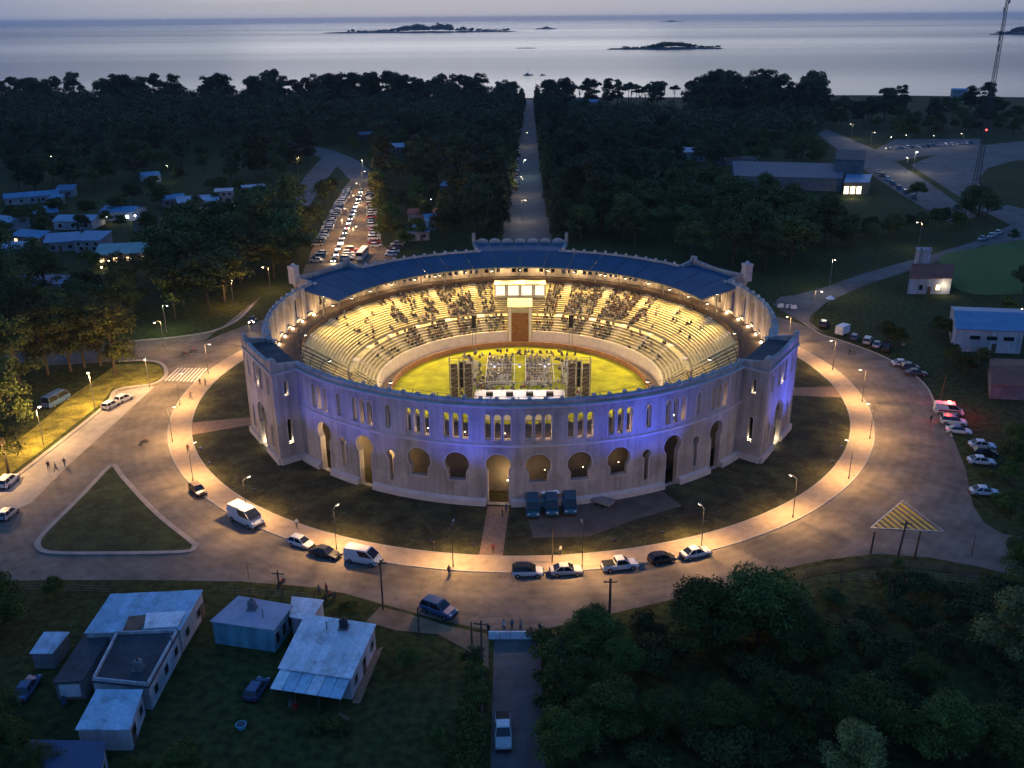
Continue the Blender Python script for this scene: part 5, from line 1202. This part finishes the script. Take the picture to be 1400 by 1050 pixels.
# white chapel-like house
ch = house('chapel_house', 'white gabled house with a square bell tower', [G(1240, 402), G(1298, 402), G(1300, 384), G(1246, 384)], 4.5, rr, wallw, 'gable', 2.2, [(0, .3, 1.2, 1, 1.4, None), (0, .7, 1.2, 1, 1.4, litw)], (0, .5))
b = MB(); b.box((-2, 3.0, 5.0), (3, 3, 10)); b.box((-2, 3, 10.2), (3.4, 3.4, .4)); b.build('tower', wallw, ch)
for x in (-3.2, -2, -.8): b = MB(); b.box((x, 1.6, 10.75), (.6, .5, .7)); b.build('battlement', wallw, ch)
point(G(1292, 404)+Vector((0, 0, 2.6)), 260, WARMW, .2, name='porch_light')
hb = house('verge_house', 'white house with blue roof beyond the parked ambulance', [G(1302, 480), G(1394, 484), G(1396, 452), G(1296, 448)], 5.4, rb, wallw, 'gable', 1.6, [(0, .3, 3.0, 2.2, .9, None), (0, .55, 3.0, 2.2, .9, None), (0, .8, 3.0, 2.2, .9, None), (3, .3, 1, 1, 1, None), (3, .7, 1, 1, 1, None)], (0, .6))
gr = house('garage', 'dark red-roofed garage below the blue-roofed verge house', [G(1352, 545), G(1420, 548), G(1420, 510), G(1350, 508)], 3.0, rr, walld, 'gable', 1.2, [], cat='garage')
for x, y, z, p, c in ((1333, 456, 3.4, 260, WARM), (1336, 474, 2.2, 260, WARM), (1358, 474, 2.2, 260, WARM), (1390, 436, 3, 260, WARM), (1364, 511, 2.6, 300, (1, .25, .2))):
    q = G(x, y)
    t = empty('garden_lamp', (q.x, q.y-1.5, 0)); tag(t, None, 'lamp', 'lamps by the verge house'); b = MB(); b.tube((0, 0, 0), (0, 0, z), .04, n=5); b.build('post', steel, t); b = MB(); b.ball((0, 0, z), .22); b.build('bulb', lampw, t); point(q+Vector((0, -2.2, z)), p, c, .2, name='garden_lamp_light')
gls = [o for o in C.objects if o.name.startswith('garden_lamp') and o.type == 'EMPTY']; rank(gls, 'lit garden lamp by the blue-roofed verge house, {} from the left')
# road barriers at the right-hand road mouth, marquee on the verge
for i, (x, y) in enumerate(((1067, 420), (1078, 421), (1085, 422))):
    t = empty('road_barrier', G(x, y), .1); tag(t, 'white plastic barrier at the field road mouth, {} from the left'.format(ordinal(i+1)), 'barrier', 'barriers at the field road'); b = MB(); b.loft([[(-.8, -.25, 0), (.8, -.25, 0), (.8, .25, 0), (-.8, .25, 0)], [(-.75, -.12, .9), (.75, -.12, .9), (.75, .12, .9), (-.75, .12, .9)]]); b.build('barrier_body', corr, t); b = MB(); b.box((0, 0, .95), (1.2, .1, .1)); b.build('top_rail', corr, t)
t = empty('white_parasol', G(1134, 418)); tag(t, 'white parasol on the verge by the field road', 'parasol'); b = MB(); b.tube((0, 0, 0), (0, 0, 2.4), .05); b.build('pole', steel, t); b = MB(); b.loft([[(1.2*cos(2*pi*k/8), 1.2*sin(2*pi*k/8), 2.0) for k in range(8)], [(.1*cos(2*pi*k/8), .1*sin(2*pi*k/8), 2.8) for k in range(8)]]); b.build('canopy', corr, t)

# ------------------------------------------------------------------ people
def person_mesh(pose):
    me = bpy.data.meshes.new('skeleton'); bm = bmesh.new(); rv = {}
    w = pose == 'walk'; k = .30 if w else .06
    J = dict(pel=(0, 0, .98, .14), waist=(0, 0, 1.12, .125), chest=(0, .01, 1.36, .15), neck=(0, .01, 1.50, .06), head0=(0, .02, 1.58, .075), head1=(0, .03, 1.68, .10), head2=(0, .02, 1.77, .06))
    E_ = [('pel', 'waist'), ('waist', 'chest'), ('chest', 'neck'), ('neck', 'head0'), ('head0', 'head1'), ('head1', 'head2')]
    for s, n in ((-1, 'l'), (1, 'r')):
        f = s*k
        J.update({n+'hip': (s*.10, 0, .92, .105), n+'kne': (s*.11, f*.55+.03, .50, .07), n+'ank': (s*.11, f*.95-(.05 if f < 0 else 0), .09, .045), n+'toe': (s*.12, f*.95+.15, .04, .04),
                  n+'sho': (s*.20, 0, 1.40, .07), n+'elb': (s*.25, -f*.45, 1.12, .05), n+'wri': (s*.25, -f*.9+.06, .88, .035), n+'han': (s*.25, -f*.95+.10, .79, .04)})
        E_ += [('pel', n+'hip'), (n+'hip', n+'kne'), (n+'kne', n+'ank'), (n+'ank', n+'toe'), ('chest', n+'sho'), (n+'sho', n+'elb'), (n+'elb', n+'wri'), (n+'wri', n+'han')]
    names = list(J); vs = {q: bm.verts.new(J[q][:3]) for q in names}
    for a, c in E_: bm.edges.new((vs[a], vs[c]))
    bm.to_mesh(me); bm.free()
    o = bpy.data.objects.new('skeleton', me); C.objects.link(o)
    md = o.modifiers.new('skin', 'SKIN'); sv = me.skin_vertices[0].data
    for i, q in enumerate(names): r = J[q][3]; sv[i].radius = (r, r*.8 if q in ('chest', 'waist', 'pel') else r); sv[i].use_root = q == 'pel'
    o.modifiers.new('sub', 'SUBSURF').levels = 1
    dg = bpy.context.evaluated_depsgraph_get(); m2 = bpy.data.meshes.new_from_object(o.evaluated_get(dg)); bpy.data.objects.remove(o)
    m2.name = 'person_'+pose; m2.materials.clear()
    for m in (mat('cloth_top', (.1, .1, .12)), mat('trousers', (.03, .035, .06)), mat('skin', (.38, .22, .15)), mat('hair', (.02, .015, .01))): m2.materials.append(m)
    for p in m2.polygons:
        c = p.center; z = c.z
        p.material_index = 3 if z > 1.70 or (z > 1.6 and c.y < -.01) else 2 if z > 1.47 or (abs(c.x) > .19 and z < .95 and z > .7) else 0 if z > .98 else 1
        p.use_smooth = True
    return m2
PM = [person_mesh('stand'), person_mesh('walk')]
TOPS = [mat('shirt_%d' % i, c, .9, 0) for i, c in enumerate(((.03, .03, .04), (.5, .5, .48), (.25, .04, .03), (.05, .08, .2), (.1, .1, .09), (.3, .25, .18)))]
PPL = [(274, 528, 1, 0, 'person in dark top crossing the pavement near the zebra crossing'), (281, 528, 1, 1, 'person in white top crossing the pavement near the zebra crossing'), (261, 546, 1, 4, 'person walking at the pavement edge below the zebra crossing'), (258, 620, 1, 2, 'person in red walking along the curved pavement'), (67, 642, 1, 0, 'leftmost of three people walking on the pale strip'), (77, 645, 1, 4, 'middle of three people walking on the pale strip'), (89, 638, 1, 0, 'rightmost of three people walking on the pale strip'),
 (406, 723, 1, 1, 'person in white on the pavement behind the white hatchback'), (614, 787, 0, 4, 'person standing at the kerb below a lamp post'), (674, 757, 1, 2, 'person in red where the gate path meets the pavement'), (687, 708, 0, 0, 'dark figure standing in front of the arched gate'), (692, 702, 0, 3, 'figure in blue beside the arched gate'), (766, 760, 0, 1, 'person in white on the pavement above the silver sedan'), (594, 754, 1, 0, 'dark figure on the front pavement between two lamp posts'),
 (668, 868, 0, 0, 'dark figure at the left end of the street barrier'), (689, 863, 0, 1, 'person in white behind the street barrier'), (700, 862, 0, 3, 'person in blue behind the street barrier'), (712, 863, 0, 5, 'person in tan behind the street barrier'), (738, 867, 0, 0, 'dark figure at the right end of the street barrier'), (1161, 486, 1, 0, 'left person of a pair walking on the right road'), (1168, 486, 1, 4, 'right person of a pair walking on the right road'), (1234, 478, 0, 5, 'lone person on the grass by the verge cars'), (1272, 578, 0, 0, 'person standing at the nose of the ambulance'), (1079, 424, 0, 3, 'guard between the white road barriers'), (1060, 416, 0, 0, 'dark figure at the far road barriers'), (447, 812, 0, 2, 'person in red by the verge beside the outbuilding'), (437, 814, 0, 5, 'person in tan by the outbuilding roof')]
for x, y, pz, tp, lab in PPL:
    o = link('person', PM[pz], None, TOPS[tp]); o.location = G(x, y); r = G(x, y).length
    if 65.3 < r < 69.3: o.location.z = .14
    elif r < 65.3: o.location.z = .1
    o.rotation_euler.z = R_.uniform(0, 6.28); tag(o, lab, 'person')
# motorcycles
def motorcycle(x, y, rz, lab):
    t = empty('motorcycle', G(x, y), rz); tag(t, lab, 'motorcycle')
    for wx in (-.62, .66):
        b = MB(); b.tube((wx, -.06, .3), (wx, .06, .3), .3, n=14); w = b.build('wheel', tyrem, t); b = MB(); b.tube((wx, -.065, .3), (wx, .065, .3), .19, n=10); b.build('rim', rimm, w)
    b = MB(); b.box((0, 0, .48), (.5, .26, .34)); b.tube((-.62, 0, .3), (0, 0, .45), .05); b.tube((.66, 0, .3), (.42, 0, .95), .045); b.build('frame', darksteel, t)
    b = MB(); b.ball((.15, 0, .78), (.3, .16, .14)); b.build('fuel_tank', PR_, t); b = MB(); b.ball((-.38, 0, .76), (.42, .15, .08)); b.build('seat', black, t)
    b = MB(); b.tube((.4, -.36, 1.0), (.4, .36, 1.0), .025); b.build('handlebar', darksteel, t); b = MB(); b.ball((.55, 0, .88), .1); b.build('headlight', headm, t)
motorcycle(253, 486, .6, 'motorcycle standing on the road above the zebra crossing'); motorcycle(264, 482, .2, 'second motorcycle near the road above the zebra crossing'); motorcycle(197, 607, 1.0, 'motorcycle on the open asphalt above the triangular island'); motorcycle(450, 818, .5, 'motorcycle parked on the verge by the outbuilding'); motorcycle(385, 800, 1.2, 'motorcycle on the road edge behind the teal house')

# ------------------------------------------------------------------ trees
def foliage(name, c1, c2, rnd=.42): return mat(name, c1, .75, 0, .5, col2=c2, spec=.15, objrand=rnd, coords='Object', detail=3)
FD = foliage('foliage_dark', (.115, .135, .034), (.034, .046, .015)); FG = foliage('foliage_green', (.115, .145, .026), (.028, .044, .010)); FO = foliage('foliage_olive', (.34, .33, .09), (.09, .10, .03)); FP = foliage('foliage_pine', (.085, .10, .038), (.030, .040, .018))
barkm = mat('bark', (.10, .075, .055), .95, .4, 3, stretch=(1, 1, .25))
def cards(cent, rad_, n, leaf, g, up=.35):
    """n leaf quads spread through the shells of the clumps"""
    cent = np.array(cent); rad_ = np.array(rad_); p = rad_[:, 0]**2; idx = g.choice(len(cent), n, p=p/p.sum())
    d = g.normal(size=(n, 3)); d /= np.linalg.norm(d, axis=1)[:, None]; d[:, 2] = np.where(d[:, 2] < -.3, -d[:, 2]*.6, d[:, 2])
    r = g.uniform(.55, 1.08, n)[:, None]
    P = cent[idx]+d*r*rad_[idx]
    nr = d*.8+g.normal(size=(n, 3))*.55; nr[:, 2] += up; nr /= np.linalg.norm(nr, axis=1)[:, None]
    a = np.cross(nr, g.normal(size=(n, 3))); a /= np.linalg.norm(a, axis=1)[:, None]; b_ = np.cross(nr, a)
    s = leaf*g.uniform(.55, 1.35, n)[:, None]; q = g.uniform(.45, .9, n)[:, None]
    return np.stack([P-a*s*.5, P+b_*s*q*.5-a*s*.05, P+a*s*.5, P-b_*s*q*.5+a*s*.05], 1)
def tree_proto(seed, H, R, style, nl, leaf, m):
    g = np.random.default_rng(seed); cent, rr_ = [], []
    if style == 'round':
        z0 = H*.30
        for k in range(26):
            th = g.uniform(0, 2*pi); u = g.uniform(0, 1)**.6; z = g.uniform(0, 1)
            rr = R*.74*math.sqrt(max(0.05, 1-(z*1.0)**2))*u; cent.append((rr*cos(th), rr*sin(th), z0+(H-z0)*.8*z+.5)); s = R*g.uniform(.24, .42); rr_.append((s, s, s*.78))
    elif style == 'tall':
        for k in range(34):
            t = g.uniform(0, 1); z = H*(.24+.70*t); w = R*(1.0-.6*abs(t-.4)); th = g.uniform(0, 2*pi); u = math.sqrt(g.uniform(0, 1))*w*.8
            cent.append((u*cos(th), u*sin(th), z)); s = R*g.uniform(.22, .48); rr_.append((s, s, s*.85))
    elif style == 'pine':
        for k in range(20):
            th = g.uniform(0, 2*pi); u = R*.8*math.sqrt(g.uniform(0, 1)); cent.append((u*cos(th), u*sin(th), H*(.72+.2*g.uniform(0, 1)*(1-u/R)))); s = R*g.uniform(.25, .36); rr_.append((s, s, s*.5))
    elif style == 'column':
        for k in range(26):
            t = k/25; z = H*(.1+.86*t); w = R*(1-.75*t**2)*.55; th = g.uniform(0, 2*pi); cent.append((w*cos(th), w*sin(th), z)); s = R*g.uniform(.4, .58)*(1-.5*t); rr_.append((s, s, s*1.15))
    else:   # shrub
        for k in range(10):
            th = g.uniform(0, 2*pi); u = R*.6*math.sqrt(g.uniform(0, 1)); cent.append((u*cos(th), u*sin(th), H*g.uniform(.25, .6))); s = R*g.uniform(.3, .5); rr_.append((s, s, s*H/R*.55))
    cr = cards_mesh('crown', cards(cent, rr_, nl, leaf, g), m)
    b = MB(); top = H*(.7 if style != 'column' else .85); tr = max(.08, H*.022)
    if style == 'shrub': top = H*.4
    b.tube((0, 0, -.1), (0, 0, top*.5), tr, tr*.75, n=7); b.tube((0, 0, top*.5), (g.normal()*.2, g.normal()*.2, top), tr*.75, tr*.25, n=6)
    for k in range(0, len(cent), 3 if style != 'shrub' else 2):
        c = cent[k]; z = min(c[2]*.75, top*.8); b.tube((0, 0, z*.85), (c[0]*.85, c[1]*.85, c[2]), tr*.4, tr*.12, n=4)
    return cr, b.mesh('trunk', [barkm])
PRO = {
 'round': [tree_proto(s, 11, 6.0, 'round', 3200, .62, FD) for s in (1, 2, 3)],
 'green': [tree_proto(s, 8, 5.0, 'round', 3200, .5, FG) for s in (4, 5)],
 'near': [tree_proto(s, 8, 5.4, 'round', 15000, .30, FG) for s in (6, 7, 8)],
 'nearolive': [tree_proto(9, 9, 4.6, 'round', 13000, .28, FO)],
 'tall': [tree_proto(s, 20, 6.6, 'tall', 4200, .95, FP) for s in (10, 11, 12, 13)],
 'road': [tree_proto(s, 17, 6.2, 'tall', 6500, .5, FD) for s in (21, 22, 23)],
 'pine': [tree_proto(s, 18, 5.5, 'pine', 2200, .8, FP) for s in (14, 15)],
 'column': [tree_proto(s, 14, 3.4, 'column', 2600, .6, FP) for s in (16, 17)],
 'shrub': [tree_proto(s, 2.4, 1.8, 'shrub', 1300, .26, FG) for s in (18, 19)],
 'scrub': [tree_proto(s, 3.6, 3.2, 'shrub', 3600, .28, FD) for s in (24, 25, 26)],
}
def tree(p, kind, sc, name=None, sz=None):
    cr, tk = R_.choice(PRO[kind]); s = (sc, sc, sc*(sz or 1))
    t = empty(name or {'shrub': 'garden_shrub', 'scrub': 'scrub_bush', 'pine': 'pine_tree', 'column': 'avenue_tree', 'tall': 'eucalyptus_tree'}.get(kind, 'broadleaf_tree'), (p[0], p[1], 0), R_.uniform(0, 6.28), s)
    link('trunk', tk, t); link('crown', cr, t); return t
def inpoly(x, y, P): return inside((x, y), P)
def scatter(P, n, mind, kinds, s0, s1, placed=None):
    xs = [q[0] for q in P]; ys = [q[1] for q in P]; out = [] if placed is None else placed; got = []; W0 = [G(*q) for q in P]
    x0, x1 = min(v.x for v in W0), max(v.x for v in W0); y0, y1 = min(v.y for v in W0), max(v.y for v in W0); WP = [(v.x, v.y) for v in W0]; tries = 0
    while len(got) < n and tries < n*60:
        tries += 1; x, y = R_.uniform(x0, x1), R_.uniform(y0, y1)
        if not inside((x, y), WP) or any((x-a)**2+(y-c)**2 < mind*mind for a, c in out): continue
        out.append((x, y)); got.append((x, y))
    return got
def zone(P, n, mind, kinds, s0, s1, phrase, group, cat='tree', sz=None, name=None):
    ts = [tree(p, R_.choice(kinds), R_.uniform(s0, s1), name, R_.uniform(*sz) if sz else None) for p in scatter(P, n, mind, kinds, s0, s1)]
    rank(ts, phrase, cat=cat, group=group); return ts
# big dark trees with bare trunks along the left road
rt = [tree(G(x, y), 'road', s) for x, y, s in ((28, 530, .95), (66, 512, .92), (97, 508, .95), (116, 503, .9), (138, 500, .95), (158, 512, .98), (8, 600, .9), (-30, 640, .9), (12, 648, .72), (45, 480, 1.0), (-20, 540, 1.0))]
rank(rt, 'tall roadside tree with bare trunk left of the ring, {} from the left', cat='tree', group='tall roadside trees')
zone([(190, 440), (330, 428), (365, 395), (410, 360), (400, 300), (330, 320), (270, 330), (215, 360), (190, 400)], 24, 8.5, ['round'], 1.2, 1.65, 'big round dark tree in the clump between village and ring, {} from the left', 'round trees between village and ring', name='round_tree')
zone([(0, 470), (190, 450), (190, 405), (150, 415), (0, 420)], 12, 8, ['round', 'road'], .9, 1.15, 'dark tree in the belt behind the left road, {} from the left', 'belt behind the left road')
zone([(0, 420), (60, 372), (150, 375), (190, 375), (210, 330), (210, 300), (330, 300), (420, 270), (380, 250), (200, 262), (0, 300)], 34, 8, ['green', 'round'], .6, .95, 'garden tree among the village houses, {} from the left', 'village garden trees', name='garden_tree')
zone([(0, 268), (200, 258), (390, 255), (440, 232), (420, 205), (200, 205), (0, 215)], 60, 9, ['round', 'tall'], .7, 1.1, 'tree in the dark belt behind the village, {} from the left', 'belt behind the village')
zone([(520, 330), (640, 330), (650, 300), (640, 260), (560, 262), (520, 290)], 22, 7, ['round', 'green'], .7, 1.05, 'tree by the small roofs left of the avenue, {} from the left', 'trees left of the avenue')
zone([(515, 262), (640, 255), (650, 215), (560, 200), (480, 200), (500, 235)], 36, 9, ['round', 'tall', 'green'], .75, 1.1, 'tree in the grove left of the avenue, {} from the left', 'grove left of the avenue')
cs = [tree(G(x, y), R_.choice(['round', 'green']), R_.uniform(.75, 1.0)) for x, y in ((376, 322), (388, 326), (400, 322), (408, 356), (413, 338), (424, 318), (434, 300), (444, 282), (454, 268), (398, 340), (412, 308), (538, 330), (531, 308), (526, 290), (521, 276), (517, 264), (552, 340))]
rank(cs, 'tree edging the lit car park, {} from the left', cat='tree', group='trees edging the lit car park')
# avenue rows
for side, rows in ((-1, 3), (1, 3)):
    for r in range(rows):
        ts = []
        a = G(685, 322) if side < 0 else G(758, 322); c = G(716, 139) if side < 0 else G(732, 139)
        off = side*(.9+8.5*r); n = 34 if r == 0 else 30
        for i in range(n):
            p = a.lerp(c, (i+R_.uniform(-.25, .25))/n); ts.append(tree((p.x+off+R_.uniform(-1, 1), p.y+(10 if r == 2 else 0)), R_.choice(['column', 'column', 'tall']) if r else 'column', R_.uniform(.9, 1.2)))
        rank(ts, '{} tree counted away from the bullring, '+('left' if side < 0 else 'right')+' avenue, '+('kerbside', 'middle', 'outer')[r]+' row', key=lambda o: o.location.y, cat='tree', group='avenue trees')
zone([(790, 330), (900, 345), (1000, 375), (1060, 385), (1110, 360), (1140, 318), (1060, 285), (960, 270), (860, 290), (800, 290)], 44, 9, ['round'], 1.0, 1.5, 'large dark tree close behind the bullring, {} from the left', 'dark trees behind the bullring', name='round_tree')
zone([(790, 285), (960, 262), (1000, 225), (930, 200), (800, 200), (775, 240)], 46, 9, ['round', 'green', 'tall'], .8, 1.15, 'tree in the grove right of the avenue, {} from the left', 'grove right of the avenue')
zone([(1000, 225), (1135, 230), (1125, 200), (1060, 190), (960, 195)], 30, 9, ['green', 'round'], .8, 1.1, 'tree behind the long hall roof, {} from the left', 'trees behind the long hall')
zone([(1140, 345), (1200, 330), (1290, 320), (1320, 312), (1300, 300), (1200, 312), (1120, 330)], 20, 6, ['green', 'round'], .55, .8, 'low tree in the hedge row along the field road, {} from the left', 'hedge row along the field road', name='hedge_tree')
cl = [tree(G(x, y), k, s) for x, y, k, s in ((1252, 273, 'green', .9), (1326, 288, 'round', .9), (1338, 294, 'round', 1.0), (1348, 300, 'round', .95), (1318, 300, 'round', .8), (1385, 330, 'green', .5), (1212, 468, 'green', .62), (1228, 474, 'green', .55), (1292, 462, 'green', .6), (1280, 455, 'green', .5), (1398, 400, 'round', .7), (1385, 640, 'green', .6), (1392, 610, 'green', .55), (1378, 660, 'green', .45), (1375, 430, 'green', .6), (1302, 500, 'green', .55), (1320, 510, 'green', .5), (1340, 505, 'round', .45))]
rank(cl, 'single tree on the right between roads and houses, {} from the left', cat='tree', group='single trees on the right')
# belts along the shore: silhouetted trees as things
zone([(0, 158), (120, 160), (330, 158), (480, 160), (640, 156), (700, 150), (700, 142), (480, 146), (330, 146), (0, 146)], 90, 7.5, ['tall', 'tall', 'round'], 1.05, 1.5, 'silhouetted tree on the shore wood left of the avenue, {} from the left', 'shore wood left of the avenue', sz=(.95, 1.15))
zone([(740, 148), (830, 150), (930, 150), (930, 141), (740, 140)], 26, 7, ['pine', 'pine', 'tall'], .95, 1.25, 'flat-topped shore pine right of the avenue end, {} from the left', 'shore pines')
zone([(940, 165), (1110, 168), (1120, 148), (960, 146)], 44, 9, ['tall', 'tall', 'round'], 1.2, 1.65, 'tall tree in the coastal wood right of centre, {} from the left', 'coastal wood right of centre')
zone([(1120, 178), (1330, 180), (1400, 172), (1400, 150), (1330, 148), (1120, 148)], 56, 9, ['tall', 'round', 'green'], .8, 1.2, 'tree on the far right coast, {} from the left', 'far right coast trees')
zone([(1215, 190), (1400, 188), (1400, 176), (1230, 176)], 18, 8, ['round', 'green'], .8, 1.1, 'tree behind the beach car park, {} from the left', 'trees behind the beach car park')
# foreground
fg = [tree(G(x, y), 'near', s) for x, y, s in ((965, 888, 1.12), (1035, 884, 1.28), (1088, 905, .95), (805, 900, .85), (850, 930, .68), (790, 960, .7), (830, 1005, .8), (905, 1010, .72), (990, 1000, .7), (1075, 1000, .85), (1180, 1010, .9), (1262, 950, .6), (1290, 1035, .9), (1345, 1030, .7), (770, 1040, .75), (1398, 800, .8), (1410, 745, .7), (1405, 1060, .9), (1120, 900, .55))]
rank(fg, 'leafy green tree in the dark scrub at lower right, {} from the left', cat='tree', group='scrub trees at lower right', )
tag(tree(G(1376, 918), 'nearolive', 1.15, 'olive_tree'), 'pale olive-green tree at the lower right edge', 'tree')
tag(tree(G(1160, 1075), 'nearolive', .8, 'olive_tree'), 'pale olive tree at the bottom edge of the scrub', 'tree')
zone([(760, 900), (860, 868), (960, 860), (1130, 815), (1250, 800), (1400, 810), (1400, 1050), (760, 1060)], 46, 3.4, ['scrub'], .7, 1.25, 'low scrub bush at lower right, {} from the left', 'low scrub at lower right', cat='bush')
lf = [tree(G(x, y), 'near', s) for x, y, s in ((5, 850, .85), (-15, 880, .9), (76, 815, .36), (15, 1040, .6), (60, 1070, .55), (-5, 1000, .6), (560, 915, .34), (250, 1065, .5), (180, 1075, .4))]
rank(lf, 'leafy tree or bush near the lower left houses, {} from the left', cat='tree', group='trees by the lower left houses')
hd = [tree(G(x, y), 'shrub', s) for x, y, s in ((646, 905, 1.0), (650, 925, 1.1), (652, 945, .9), (648, 968, 1.2), (642, 990, 1.1), (646, 1010, 1.3), (640, 1030, 1.2), (636, 1050, 1.2), (625, 1040, .9), (600, 1015, .8), (430, 1000, .7), (452, 995, .8), (470, 1002, .7), (420, 830, .5), (470, 835, .5), (480, 832, .6), (735, 880, 1.1), (745, 905, 1.3), (752, 935, 1.3), (756, 970, 1.4), (760, 1010, 1.4), (1228, 776, .6), (1300, 480, 1.0), (1365, 690, .9), (1378, 700, 1.0), (1350, 650, .7), (1388, 690, 1.2))]
rank(hd, 'small shrub beside street or yard, {} from the left', cat='shrub', group='street and yard shrubs')
# woods that read as one mass
def wood(name, P, n, mind, h0, h1, r, label, m, per=190, leaf=1.7):
    pts = scatter(P, n, mind, None, 0, 0); Vs = []; g = np.random.default_rng(len(pts)+n)
    for x, y in pts:
        h = R_.uniform(h0, h1); cc = []; rs = []
        for k in range(7):
            th = R_.uniform(0, 2*pi); u = R_.uniform(0, .6)*r; z = h*R_.uniform(.45, .86); cc.append((x+u*cos(th), y+u*sin(th), z)); s = r*R_.uniform(.35, .6); rs.append((s, s, s*.8))
        Vs.append(cards(cc, rs, per, leaf, g))
    o = link(name, cards_mesh(name, np.concatenate(Vs), m)); tag(o, label, 'wood', None, 'stuff'); return o
wood('shore_wood', [(-60, 206), (200, 204), (420, 204), (440, 196), (520, 198), (640, 210), (690, 200), (708, 150), (640, 152), (330, 153), (120, 154), (-60, 154)], 900, 7.5, 14, 24, 7.5, 'wide dark wood between the village and the shore', FP)
wood('coast_wood', [(752, 200), (940, 198), (1100, 196), (1120, 170), (940, 166), (840, 160), (748, 155)], 320, 8.5, 9, 15, 6.5, 'dark wood between the avenue and the coastal road', FP)
wood('outer_wood', [(-400, 300), (-60, 290), (-60, 150), (-500, 150)], 160, 14, 12, 20, 7, 'dark wood continuing beyond the left edge', FP, 120, 1.8)

# ------------------------------------------------------------------ islands and boats
isl = mat('island_rock', (.07, .07, .065), .95, .3, .01, coords='World')
def island(x0, x1, y, h, treeh, lab, dens=1.0):
    a, c = G(x0, y, -3), G(x1, y, -3); L = (c-a).length; mid = (a+c)/2; t = empty('island', (mid.x, mid.y, -3)); tag(t, lab, 'island', None, 'structure')
    b = MB(); n = 28; W_ = L*.16; rows = []
    for k in range(n+1):
        s = k/n*2-1; e = math.sqrt(max(0, 1-s*s)); hh = h*(.25+.75*e)*(.7+.5*R_.random()) if 0 < k < n else .3
        x = s*L/2; w = max(.5, W_*e); rows.append([(x, -w, -1), (x, -w*.6, hh*.8), (x, 0, hh), (x, w*.6, hh*.8), (x, w, -1)])
    b.loft(rows, cap=True); b.build('land', isl, t)
    if treeh:
        g = np.random.default_rng(int(x0)); cc, rs = [], []
        for k in range(int(150*dens)):
            s = g.uniform(-.72, .94); hh = treeh*g.uniform(.45, 1)*(.6+.4*math.sin(s*5+1)); cc.append((s*L/2, g.uniform(-.4, .4)*W_, h*.6+hh*.5)); q = hh*.55; rs.append((q*1.5, q*1.3, q))
        link('tree_cover', cards_mesh('tree_cover', cards(cc, rs, 9000, treeh*.22, g), FP), t)
    return t
island(468, 690, 44.5, 8, 44, 'long wooded island near the horizon, left of centre')
island(830, 991, 67, 5, 15, 'low wooded island right of centre', 1.0)
island(1348, 1440, 47, 6, 26, 'wooded island at the right edge behind the mast')
island(733, 758, 40, 5, 14, 'tiny islet just right of the long island', .4)
island(706, 733, 66, 1.5, 0, 'flat rocks in the middle of the water')
island(906, 926, 30, 6, 18, 'faint islet on the horizon', .4)
def boat(x, y, L, lab, sail=False, rz=0.0):
    p = G(x, y, -3); t = empty('boat', p, rz); tag(t, lab, 'boat'); b = MB(); secs = []
    for s, w in ((-.5, .7), (-.2, 1), (.2, .9), (.42, .45), (.5, .05)): W_ = w*L*.13; secs.append([(s*L, -W_*.5, -.2), (s*L, -W_, L*.11), (s*L, W_, L*.11), (s*L, W_*.5, -.2)])
    b.loft(secs); b.build('hull', PD if not sail else PW, t)
    b = MB(); b.box((-L*.08, 0, L*.17), (L*.3, L*.16, L*.13)); b.build('cabin', PD, t)
    b = MB(); b.tube((0, 0, L*.1), (0, 0, L*(.9 if sail else .35)), L*.012); b.build('boat_mast', steel, t)
boat(492, 110, 14, 'dark motor boat on the calm water left of centre', rz=.2); boat(722, 103, 13, 'small sailing boat on the bright water', True); boat(742, 103, 8, 'small skiff near the sailing boat', False)

# ------------------------------------------------------------------ the evening air
b = MB(); b.box((0, 11500, 42), (32000, 24600, 98)); hz = b.build('haze'); hz['kind'] = 'stuff'; hz['label'] = 'thin blue evening haze over land and water'; hz['category'] = 'haze'
m = bpy.data.materials.new('evening_air'); m.use_nodes = True; N = m.node_tree.nodes; N.clear(); v = N.new('ShaderNodeVolumePrincipled'); v.inputs['Color'].default_value = (.75, .85, 1, 1); v.inputs['Density'].default_value = .000045; v.inputs['Anisotropy'].default_value = .2
ou = N.new('ShaderNodeOutputMaterial'); m.node_tree.links.new(v.outputs[0], ou.inputs['Volume']); hz.data.materials.append(m)
